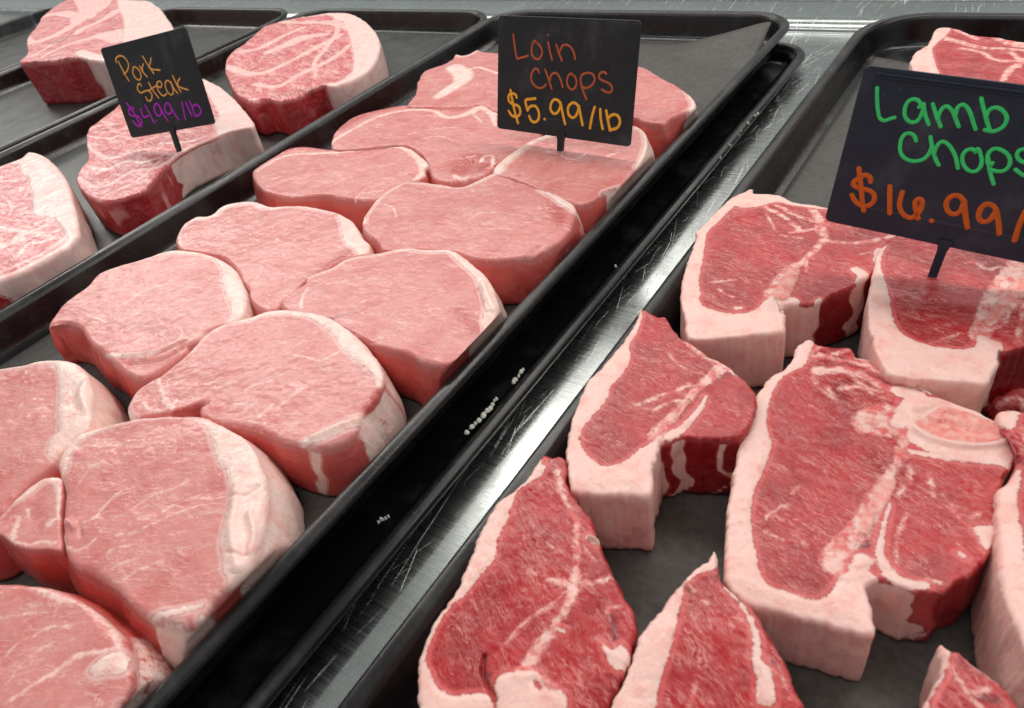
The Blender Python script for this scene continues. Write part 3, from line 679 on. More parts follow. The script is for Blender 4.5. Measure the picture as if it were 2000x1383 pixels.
L12 = loin('largest front loin chop with a very thick creamy fat edge beside the tray rim',
     T('d', (325, 1345), (322, 1275), (380, 1185), (450, 1130), (600, 1080), (750, 1045), (900, 1028), (1000, 1022), (1080, 1020), (1170, 1040), (1250, 1082), (1335, 1135), (1400, 1195), (1440, 1260), (1465, 1330), 'g', (1480, 80), (1490, 180), (1480, 300), (1460, 420), (1420, 540), (1370, 620), (1300, 680), (1220, 740), (1170, 800), (1125, 865), (1080, 905), (1000, 925), (900, 905), (830, 880), (760, 840), (700, 780), (640, 720), (560, 665), (480, 622), (420, 600), (380, 562), (352, 500), (342, 400), (345, 330), (350, 200), (345, 110)),
     T('g', (850, 250))[0],
     [('r', T('d', (325, 1345))[0], T('d', (600, 1080))[0], [16, 24, 24, 12], T('d', (450, 1130))[0]), ('r', T('d', (600, 1080))[0], T('d', (1080, 1020))[0], [10, 8, 6, 5, 6], T('d', (900, 1028))[0]),
      ('r', T('d', (1080, 1020))[0], T('d', (1400, 1195))[0], [6, 16, 28, 48, 60], T('d', (1250, 1082))[0]),
      ('r', T('d', (1400, 1195))[0], T('g', (1490, 180))[0], [60, 62, 66, 70], T('g', (1480, 80))[0]), ('r', T('g', (1490, 180))[0], T('g', (1420, 540))[0], [70, 86, 84, 64], T('g', (1480, 300))[0]), ('r', T('g', (1420, 540))[0], T('g', (1290, 690))[0], [60, 34, 14], T('g', (1370, 620))[0]),
      ('s', T('g', (345, 100), (340, 200), (337, 290), (345, 330), (380, 350), (420, 350)), [4, 3, 3, 4, 5, 2]), ('s', T('g', (345, 420), (370, 480), (420, 505), (470, 490), (540, 440)), [2.5, 2.5, 2]),
      ('f', T('g', (830, 880), (900, 860), (980, 845), (1060, 825), (1120, 810)), [8, 14, 12, 10, 10]), ('f', T('g', (1120, 860), (1110, 890)), [8]), ('f', T('g', (900, 905), (1000, 915)), [8]),
      ('d', T('g', (380, 340), (420, 380)), [10], 1.4), ('d', T('g', (440, 370), (450, 420)), [8], -.8),
      ('s', T('g', (470, 350), (530, 320), (570, 270), (650, 190), (720, 160)), [3, 2.2, 1.6]), ('s', T('g', (650, 420), (760, 400), (900, 330), (1000, 290), (1120, 250)), [1.4]),
      ('s', T('g', (600, 520), (660, 490), (730, 480)), [2.4, 1.2]), ('s', T('g', (640, 600), (700, 570), (770, 550)), [2.6, 1.4]), ('s', T('g', (690, 670), (760, 620), (830, 590), (900, 560)), [3, 1.5, 1.2]), ('s', T('g', (750, 260), (860, 190), (960, 160), (1050, 110)), [1.6, 1.2]),
      ('s', T('g', (900, 290), (960, 250)), [2]), ('s', T('d', (620, 1240), (680, 1190), (760, 1170)), [1.2]), ('s', T('g', (430, 150), (500, 50), (560, 20)), [1.2]),
      ('d', T('g', (1330, 150), (1320, 260), (1300, 400), (1330, 600)), [20], 1.8), ('d', T('g', (1300, 215), (1380, 200), (1440, 150)), [8], -.8), ('d', T('g', (1400, 300), (1420, 420), (1400, 520)), [14], 1.4), ('d', T('g', (1270, 520), (1340, 540), (1400, 530)), [7], -.7),
      ('w', T('d', (1170, 1040))[0], T('g', (1370, 620))[0], 4.0, T('g', (1480, 80))[0]), ('w', T('g', (1350, 640))[0], T('g', (1140, 850))[0], -2.5, T('g', (1220, 740))[0]), ('w', T('g', (1125, 865))[0], T('g', (850, 890))[0], 3.5, T('g', (1000, 925))[0]), ('w', T('g', (830, 880))[0], T('g', (345, 330))[0], -4, T('g', (560, 665))[0])],
     r=4.2, N=560, K=90, ztop=0.0424, deep=0.06, seed=14, grain=.42, flare=5, bulge=2.0, lumps=1.1)
meat('loin', 'loin_chop', '', '', GL, T('g', (-60, 345), (0, 300), (80, 222), (150, 160), (200, 125), (250, 98), (338, 98), (345, 180), (335, 250), (332, 330), (342, 470), (320, 500), (260, 495), (130, 492), (60, 458), (10, 420), (-50, 390)),
     T('g', (210, 330))[0], .0418, .0136,
     [('r', T('g', (80, 222))[0], T('g', (338, 98))[0], [10, 20, 14, 8], T('g', (200, 125))[0]), ('s', T('g', (250, 110), (310, 130), (325, 200), (325, 330)), [6, 8, 7, 5]),
      ('s', T('g', (70, 440), (75, 390), (100, 340), (95, 310)), [10, 8, 4]), ('s', T('g', (90, 460), (150, 475), (230, 460), (310, 465)), [4, 3, 3, 6]), ('s', T('g', (270, 360), (310, 330)), [8, 6]), ('s', T('g', (150, 280), (160, 330)), [5, 2]),
      ('t', T('g', (200, 250), (240, 350)), [26], .45), ('s', T('g', (0, 330), (60, 270)), [2])],
     r=.9, N=220, K=40, seed=15, mat=M_LOIN, grain=.9, adopt=(L12, 'tail_lobe'))
loin('loin chop cut off by the bottom left corner of the picture',
     T('g', (-300, 720), (-150, 690), (0, 672), (150, 680), (300, 706), (440, 770), (570, 858), (665, 950), (715, 1040), (735, 1140), (720, 1260), (650, 1383), (500, 1560), (200, 1700), (-300, 1700), (-600, 1200)),
     T('g', (150, 1150))[0],
     [('s', T('g', (160, 710), (230, 730), (300, 760), (350, 790), (430, 795), (500, 830), (570, 880), (620, 930), (650, 990), (655, 1040)), [4, 9, 8, 12, 8, 7, 7, 10, 14, 10]),
      ('s', T('g', (640, 1050), (580, 1070), (520, 1080), (440, 1090), (390, 1120), (330, 1170), (260, 1210), (200, 1250), (100, 1320), (40, 1360)), [10, 5, 6, 9, 9, 12, 8, 5, 5, 5]),
      ('p', T('g', (500, 1180), (540, 1130), (620, 1080), (690, 1070), (715, 1120), (690, 1190), (600, 1200), (540, 1210))),
      ('s', T('g', (0, 1130), (100, 1020), (170, 990)), [2]), ('s', T('g', (190, 980), (280, 930), (400, 930)), [1.6]), ('s', T('g', (0, 880), (120, 860), (260, 850)), [1.4]), ('s', T('g', (40, 1250), (160, 1100), (300, 1020)), [1.8]), ('s', T('g', (300, 870), (320, 830)), [1.4]),
      ('t', T('g', (450, 760), (600, 870)), [16], .5), ('t', T('g', (720, 1000), (740, 1200)), [30], .5), ('t', T('g', (520, 1300), (600, 1250)), [40], .25),
      ('w', T('g', (665, 950))[0], T('g', (650, 1383))[0], .3, T('g', (735, 1140))[0])],
     r=5, N=420, K=72, ztop=0.0415, deep=0.1, seed=16, grain=.5, flare=5, bulge=2)
# ---- pork steaks
GS = 'thick marbled pork steaks'
def steak(label, outline, centre, prims, ztop=.037, **k):
    k.setdefault('mat', M_SHOULDER)
    return meat('steak', 'pork_steak', label, 'pork steak', GS, outline, centre, ztop, .0034, prims, **k)
steak('thick pork steak with dark red front face, alone in the far left tray',
      T('a', (108, 345), (150, 300), (150, 215), (200, 150), (240, 88), (330, 20), (430, -20), (560, -35), (640, -15), (740, 0), (830, 5), (890, 45), (930, 95), (965, 155), (960, 230), (900, 290), (800, 325), (640, 345), (520, 335), (430, 318), (300, 335), (200, 340)),
      T('a', (520, 170))[0],
      [('p', T('a', (660, -30), (740, -10), (850, -10), (1000, 150), (980, 330), (700, 400), (690, 250), (695, 180), (690, 100), (665, 50))),
       ('s', T('k', (450, 210), (560, 165), (700, 150), (850, 165), (1000, 150), (1100, 80), (1150, -10)), [6, 9, 8, 12, 14, 12]), ('s', T('k', (960, -30), (1000, 100), (950, 180), (850, 260), (700, 350), (560, 420), (350, 480), (300, 430)), [14, 12, 10, 9, 9, 8, 6]),
       ('s', T('k', (1320, 110), (1150, 220), (950, 310), (850, 380)), [9, 7, 6]), ('s', T('k', (470, 640), (620, 560), (800, 480), (1000, 430), (1100, 400), (1250, 380), (1330, 450)), [3, 4, 5, 6, 14, 20, 12]), ('s', T('k', (1150, 60), (1060, 130), (1000, 200)), [7]), ('s', T('k', (830, 200), (860, 280)), [6]),
       ('p', T('k', (850, 590), (930, 560), (1050, 600), (1180, 640), (1180, 760), (1050, 700), (920, 650))), ('s', T('k', (250, 650), (420, 600), (560, 500)), [4, 3]), ('t', T('k', (600, 470), (780, 420)), [20], .6), ('t', T('k', (300, 700), (600, 650), (950, 660)), [7], .9), ('t', T('k', (1250, 220), (1380, 380)), [16], .4),
       ('w', T('a', (640, 345))[0], T('a', (480, 325))[0], 3), ('w', T('a', (960, 230))[0], T('a', (640, 345))[0], 3, T('a', (800, 325))[0]), ('w', T('a', (470, 325))[0], T('a', (150, 215))[0], -3.5, T('a', (200, 340))[0])],
      ztop=.053, r=2, N=300, K=52, seed=21, grain=.5, flare=-2, bulge=.2, rough_edge=1.2, lumps=1.3)
steak('pork steak with the Pork Steak sign stuck in it',
      T('a', (425, 990), (455, 930), (490, 890), (480, 800), (490, 722), (530, 690), (620, 622), (700, 560), (900, 470), (1050, 432), (1140, 440), (1240, 492), (1310, 555), (1385, 640), (1412, 700), (1290, 730), (1180, 775), (1080, 815), (1000, 855), (940, 905), (850, 1005), (790, 1063), (720, 1093), (650, 1113), (560, 1117), (480, 1082), (432, 1025)),
      T('a', (880, 800))[0],
      [('p', T('a', (1100, 400), (1240, 470), (1420, 640), (1440, 720), (1290, 745), (1220, 755), (1200, 690), (1225, 640), (1180, 560), (1140, 500), (1080, 460))), ('s', T('a', (1290, 735), (1180, 775), (1080, 815), (1000, 855), (940, 905)), [9, 6, 5, 4, 4]),
       ('s', T('a', (485, 730), (560, 700), (650, 690)), [4]), ('s', T('a', (480, 805), (600, 880), (720, 850), (840, 830)), [5, 4, 3]), ('s', T('a', (500, 925), (600, 945), (690, 900), (790, 905), (900, 880)), [6, 6, 5, 4]), ('s', T('a', (440, 990), (540, 1045), (640, 1010), (740, 955), (880, 935), (1000, 850)), [5, 5, 5, 6, 4]),
       ('s', T('a', (560, 1110), (640, 1065), (780, 1000), (900, 890)), [5, 4, 3]), ('s', T('a', (500, 760), (620, 770), (700, 740)), [3]), ('s', T('a', (900, 800), (1050, 790), (1150, 760)), [4]), ('t', T('a', (560, 720), (640, 715)), [12], .6), ('t', T('a', (800, 910), (930, 880)), [16], .7), ('t', T('a', (560, 850), (640, 830)), [10], .5), ('t', T('a', (480, 1010), (540, 1020)), [9], .6), ('t', T('a', (1190, 600), (1210, 640)), [9], .5), ('s', T('a', (1180, 655), (1235, 665)), [3]),
       ('w', T('a', (1412, 700))[0], T('a', (950, 900))[0], 4, T('a', (1180, 775))[0]), ('w', T('a', (940, 910))[0], T('a', (432, 1025))[0], -2.2, T('a', (720, 1093))[0])],
      ztop=.0350, r=1.6, N=420, K=70, seed=22, grain=-.2, flare=-1, bulge=.2, rough_edge=.7)
steak('rounded pork steak at the far end of the middle tray, ringed with white fat',
      T('a', (1255, 385), (1262, 330), (1300, 280), (1350, 250), (1420, 192), (1480, 145), (1600, 112), (1700, 90), 'b', (0, 92), (100, 74), (200, 70), (270, 84), (340, 130), (390, 190), (408, 250), (395, 310), (355, 375), (285, 425), (200, 462), (136, 480), 'a', (1800, 470), (1720, 500), (1640, 540), (1560, 562), (1480, 545), (1400, 562), (1320, 520), (1275, 450)),
      T('b', (-40, 270))[0],
      [('r', T('a', (1700, 90))[0], T('b', (270, 84))[0], [4, 8, 20], T('b', (100, 74))[0]), ('r', T('b', (270, 84))[0], T('b', (285, 425))[0], [18, 26, 30, 32, 25, 15], T('b', (408, 250))[0]), ('r', T('b', (285, 425))[0], T('b', (120, 482))[0], [18, 12, 10], T('b', (200, 462))[0]),
       ('s', T('a', (1330, 290), (1440, 270), (1560, 210), (1700, 150)), [7, 8, 5]), ('s', T('a', (1265, 370), (1400, 415), (1500, 400), (1640, 330), (1800, 250), (1900, 190)), [8, 9, 9, 7, 9, 6]), ('s', T('a', (1500, 290), (1640, 235), (1700, 210), (1820, 190)), [10, 18, 16, 8]), ('s', T('a', (1420, 470), (1560, 480), (1700, 400), (1850, 330), (1990, 220)), [7, 8, 10, 8, 5]), ('s', T('a', (1560, 120), (1720, 130), (1850, 120), (1960, 160)), [6, 5, 5]),
       ('s', T('b', (150, 110), (170, 170), (110, 260), (40, 350), (50, 430)), [4, 5, 5, 4]), ('s', T('b', (0, 120), (150, 140), (250, 170)), [5]), ('t', T('b', (60, 330), (150, 290)), [22], .4), ('t', T('a', (1550, 540), (1750, 490)), [10], 1.0), ('t', T('a', (1480, 320), (1560, 300)), [12], .4),
       ('w', T('b', (340, 130))[0], T('b', (120, 482))[0], 4, T('b', (395, 310))[0]), ('w', T('a', (1800, 470))[0], T('a', (1262, 330))[0], -3, T('a', (1560, 562))[0])],
      ztop=.036, r=2.4, N=380, K=60, seed=23, grain=-.4, flare=0, bulge=.6, rough_edge=.8, lumps=1.3)
steak('pork steak cut off by the left picture edge, wide pale rind on its right',
      T('a', (-250, 1010), (-100, 955), (0, 925), (60, 905), (120, 882), (158, 846), (230, 860), (300, 910), (350, 968), (388, 1040), (405, 1110), (428, 1200), (440, 1300), 'd', (425, 40), (380, 90), (300, 140), (200, 192), (100, 243), (0, 278), (-150, 340), (-350, 320), 'a', (-500, 1200)),
      T('a', (90, 1130))[0],
      [('r', T('a', (120, 882))[0], T('a', (300, 910))[0], [14, 26, 34], T('a', (230, 860))[0]), ('r', T('a', (300, 910))[0], T('a', (405, 1110))[0], [34, 40, 44], T('a', (350, 968))[0]), ('r', T('a', (405, 1110))[0], T('d', (425, 40))[0], [44, 30, 20, 12], T('a', (428, 1200))[0]), ('r', T('d', (425, 40))[0], T('d', (0, 278))[0], [12, 12, 14, 12], T('d', (200, 192))[0]),
       ('s', T('a', (-20, 1010), (100, 1000), (180, 985), (245, 990)), [3, 4, 3]), ('s', T('a', (110, 1190), (200, 1180), (260, 1140), (285, 1080)), [2, 3, 5, 8]), ('s', T('a', (290, 1080), (285, 1200), (270, 1250), (150, 1290), (0, 1270)), [8, 12, 8, 6, 5]), ('s', T('a', (330, 1110), (320, 1200), (390, 1300), (400, 1380)), [8, 6, 5]), ('s', T('a', (0, 1370), (120, 1340), (220, 1310), (320, 1290)), [8, 6, 5]), ('s', T('d', (0, 100), (80, 60), (130, 20), (200, 10), (280, 40)), [10, 14, 10, 8, 6]), ('s', T('d', (80, 160), (150, 80), (220, 70), (300, 40)), [8, 6, 5]), ('s', T('d', (0, 230), (100, 190), (250, 120), (380, 30)), [8, 6, 5]), ('s', T('a', (0, 1090), (60, 1140), (50, 1200)), [3]), ('t', T('a', (325, 1180), (330, 1250)), [8], .6), ('t', T('a', (180, 1340), (250, 1310)), [14], .5),
       ('w', T('a', (120, 882))[0], T('d', (0, 278))[0], 4, T('a', (440, 1300))[0])],
      ztop=.036, r=2.2, N=380, K=66, seed=24, grain=.1, flare=-1, bulge=.4)
# ---- lamb chops
GB = 'dark red lamb chops spread on black paper'
def lamb(label, outline, centre, prims, ztop=.037, **k):
    k.setdefault('mat', M_LAMB); k.setdefault('r', 1.3); k.setdefault('flare', -.5); k.setdefault('bulge', .3); k.setdefault('rough_edge', 1.0)
    return meat('lamb', 'lamb_chop', label, 'lamb chop', GB, outline, centre, ztop, .0042, prims, **k)
lamb('lamb chop at the far end of its tray, above the lamb chops sign',
     T('c', (1368, 345), (1400, 290), (1470, 245), (1500, 170), (1532, 153), (1600, 156), (1720, 195), (1850, 208), (2000, 232), (2300, 260), (2500, 400), (2300, 540), (2000, 520), (1700, 470), (1400, 445), (1375, 390)),
     T('c', (1850, 350))[0],
     [('p', T('c', (1330, 340), (1380, 270), (1450, 200), (1510, 130), (1590, 150), (1570, 190), (1520, 235), (1490, 270), (1495, 320), (1510, 370), (1540, 480), (1350, 460))),
      ('s', T('c', (1560, 210), (1640, 232), (1750, 262), (1900, 270), (2100, 290)), [12, 10, 9, 9]), ('s', T('c', (1640, 268), (1760, 290), (1860, 340), (1990, 330)), [6, 7, 7, 12]), ('s', T('c', (2100, 330), (1950, 370), (1880, 450)), [10, 10, 8]), ('s', T('c', (1850, 212), (1950, 245), (2100, 262)), [12, 16, 18]), ('s', T('c', (1620, 165), (1740, 215)), [6]), ('s', T('c', (1930, 290), (1980, 340), (1960, 380)), [7])],
     N=300, K=50, seed=31, grain=-.1, rough_edge=1.4)
lamb('lamb chop under the left corner of the Lamb Chops sign',
     T('c', (355, 1108), (430, 1070), (482, 1050), (497, 1078), (620, 1084), (720, 1123), (820, 1142), (890, 1155), (1000, 1185), (1150, 1235), (1260, 1285), 'f', (1288, 28), (1232, 80), (1190, 130), (1172, 215), (1120, 262), (1040, 312), (940, 352), (870, 395), (800, 412), (715, 412), (640, 445), (668, 470), (668, 520), (650, 565), (500, 585), (330, 602), (170, 608), (122, 592), (108, 500), (90, 400), (85, 330), (105, 220), (140, 130), (172, 25), 'c', (168, 1290), (270, 1190)),
     T('f', (480, 180))[0],
     [('f', T('c', (440, 1085), (350, 1140), (270, 1220), (210, 1280), 'f', (185, 40), (170, 120), (150, 200), (125, 280), (130, 360)), [12, 20, 18, 18, 20, 22, 26, 32, 34]),
      ('p', T('f', (80, 330), (170, 340), (190, 400), (230, 437), (330, 462), (420, 467), (500, 450), (550, 400), (600, 375), (700, 375), (745, 395), (740, 430), (700, 460), (720, 520), (680, 620), (100, 640), (60, 500))),
      ('p', T('c', (430, 1060), (500, 1050), (600, 1075), (700, 1110), (900, 1140), (920, 1170), (800, 1160), (720, 1150), (620, 1130), (540, 1150), (470, 1160), (400, 1150), (380, 1120))),
      ('s', T('c', (540, 1150), (640, 1200), (700, 1240), (760, 1290)), [7, 6, 7]), ('s', T('c', (600, 1130), (720, 1200), (830, 1230), (900, 1250)), [6, 6, 8]), ('s', T('c', (520, 1100), (640, 1120), (760, 1150)), [5]), ('s', T('c', (560, 1190), (600, 1260), (640, 1310), (760, 1330)), [3]), ('s', T('c', (820, 1170), (860, 1230), (870, 1290)), [10, 12, 14]),
      ('s', T('f', (870, -10), (880, 50), (780, 160), (700, 215), (650, 290), (600, 360)), [14, 10, 8, 16, 26, 30]), ('bs', T('f', (715, 230), (680, 300), (640, 370)), [18, 24, 26]), ('s', T('f', (870, 50), (960, 68), (1060, 70), (1160, 55), (1280, 30)), [8, 6, 6, 8]), ('s', T('f', (700, 10), (780, 0), (860, -20)), [5, 5]),
      ('t', T('c', (900, 1310), (1000, 1330), (1120, 1310)), [36], .5), ('s', T('f', (790, 170), (780, 230)), [3]),
      ('f', T('f', (1060, 220), (1100, 250), (1080, 290)), [14, 18, 12]), ('f', T('f', (1190, 110), (1180, 170)), [12]), ('s', T('f', (1160, 120), (1100, 130)), [5]), ('f', T('f', (840, 415), (860, 390)), [10]), ('s', T('f', (250, 290), (390, 280)), [4, 3]), ('s', T('f', (300, 330), (370, 370)), [5, 3]), ('f', T('f', (395, 435), (415, 435)), [8]), ('t', T('f', (140, 490), (170, 495)), [8], .5),
      ('w', T('f', (668, 500))[0], T('c', (355, 1108))[0], 4, T('f', (170, 608))[0]), ('w', T('f', (660, 470))[0], T('f', (850, 402))[0], 3), ('w', T('f', (880, 392))[0], T('f', (1030, 316))[0], -4), ('w', T('f', (1050, 308))[0], T('f', (1110, 268))[0], 2), ('w', T('f', (1120, 262))[0], T('f', (1232, 80))[0], -4)],
     ztop=.0352, N=480, K=76, seed=32, grain=-.25)
M2 = lamb('lamb chop with the Lamb Chops sign stuck in it',
     T('f', (1300, 20), (1500, -70), (1800, -90), (2150, -20), (2350, 200), (2350, 480), (2150, 610), (2000, 645), (1900, 670), (1862, 665), (1850, 740), (1795, 855), (1650, 845), (1500, 838), (1380, 828), (1240, 792), (1180, 690), (1140, 560), (1128, 430), (1145, 300), (1165, 200), (1185, 125), (1225, 80)),
     T('f', (1600, 400))[0],
     [('p', T('f', (1180, 60), (1235, 85), (1215, 120), (1200, 200), (1240, 330), (1258, 450), (1280, 530), (1340, 590), (1430, 628), (1550, 652), (1660, 660), (1730, 640), (1745, 585), (1800, 600), (1880, 640), (1880, 760), (1820, 900), (1200, 850), (1050, 600), (1100, 250))),
      ('s', T('f', (2100, 130), (1980, 260), (1900, 350), (1840, 430), (1780, 520), (1750, 590)), [60, 58, 50, 44, 30, 30]), ('bs', T('f', (2060, 250), (1960, 330), (1880, 420), (1800, 520)), [20, 24, 20, 12]), ('s', T('f', (1960, 370), (1920, 430), (1885, 520), (1820, 540)), [6, 7, 6]), ('s', T('f', (1480, 630), (1560, 600), (1650, 570)), [2.5]),
      ('t', T('f', (1720, 120), (1850, 200), (1950, 200)), [40], .7), ('s', T('f', (1720, 170), (1800, 220), (1880, 200), (1950, 230)), [4, 5, 4]), ('t', T('f', (1460, 815), (1470, 830)), [10], .9), ('t', T('f', (1240, 550), (1260, 610)), [8], .45),
      ('s', T('f', (1680, 180), (1780, 175)), [3]), ('s', T('f', (2000, 400), (1980, 520), (1960, 620)), [5]),
      ('w', T('f', (1855, 670))[0], T('f', (1225, 80))[0], 4, T('f', (1240, 792))[0]), ('w', T('f', (1870, 668))[0], T('f', (2150, 610))[0], -3)],
     N=460, K=70, seed=33, grain=-.1)
meat('lamb', 'lamb_chop', '', '', GB, T('f', (1830, 830), (1870, 780), (1920, 760), (1990, 800), (2080, 860), (2060, 960), (1960, 975), (1870, 960), (1830, 900)), T('f', (1940, 870))[0], .014, .0042,
     [('p', T('f', (1810, 840), (1850, 780), (1900, 770), (1920, 820), (1890, 880), (1850, 890))), ('s', T('f', (1870, 950), (1960, 930), (2000, 960)), [10, 6]), ('t', T('f', (1900, 900), (2000, 880)), [40], -.4), ('d', T('f', (1880, 900), (1940, 850)), [10], -2)],
     r=4.5, N=160, K=26, seed=34, mat=M_LAMB, grain=.2, lumps=2.6, flare=2, rough_edge=2, adopt=(M2, 'dangling_flap'))
lamb('lamb chop by the left tray wall with a square block of white fat in front',
     T('e', (1850, 445), (1880, 438), (1905, 448), (1960, 478), 'f', (0, 482), (55, 565), (110, 612), (170, 642), (250, 708), (330, 748), (390, 800), (440, 832), (500, 900), (497, 980), (470, 1080), (420, 1145), (310, 1162), (200, 1160), (110, 1150), (40, 1172), (-20, 1180), (-35, 1215), (-50, 1260), 'h', (1925, 60), (1916, 183), (1800, 188), (1650, 188), (1500, 178), (1462, 150), (1452, 60), 'e', (1450, 1280), (1455, 1170), (1480, 1050), (1520, 950), (1560, 850), (1620, 785), (1700, 690), (1765, 620), (1822, 530)),
     T('e', (1900, 940))[0],
     [('p', T('e', (1835, 420), (1870, 470), (1845, 560), (1798, 640), (1802, 720), (1762, 800), (1695, 870), (1672, 940), (1600, 1030), (1530, 1110), (1522, 1180), (1560, 1252), (1630, 1308), (1700, 1314), (1790, 1280), (1830, 1240), (1940, 1170), (1990, 1160), (2060, 1400), (1900, 1530), (1400, 1500), (1350, 1200), (1500, 850), (1750, 560))),
      ('s', T('f', (340, 735), (300, 780), (240, 830), (180, 880), (120, 950), (60, 1020), (0, 1080), (-60, 1150)), [16, 22, 16, 14, 12, 16, 20, 24]), ('f', T('f', (225, 930), (190, 1000), (140, 1060), (90, 1110), (20, 1150)), [5, 10, 12, 14, 20]), ('s', T('e', (1830, 975), (1900, 955), (1980, 920), (2060, 900), (2130, 860)), [5, 8, 6, 8]), ('s', T('f', (-60, 1000), (20, 960), (110, 950)), [4]),
      ('bs', T('f', (130, 950), (60, 1050)), [7]), ('t', T('f', (300, 815), (320, 815)), [7], 1.2), ('s', T('f', (110, 620), (210, 700), (320, 745), (400, 815)), [6, 8, 8, 6]), ('s', T('f', (20, 700), (100, 770), (200, 800)), [3]), ('t', T('f', (350, 790), (400, 810)), [12], .8),
      ('w', T('f', (500, 900))[0], T('f', (345, 1162))[0], -4, T('f', (470, 1080))[0]), ('w', T('f', (340, 1162))[0], T('f', (300, 1162))[0], 2), ('w', T('f', (290, 1162))[0], T('f', (115, 1152))[0], -4), ('w', T('f', (105, 1152))[0], T('f', (40, 1172))[0], 3), ('w', T('f', (25, 1176))[0], T('f', (-25, 1190))[0], -3), ('w', T('f', (-45, 1250))[0], T('e', (1850, 445))[0], 4.5, T('h', (1500, 178))[0])],
     N=500, K=74, seed=35, grain=-.2)
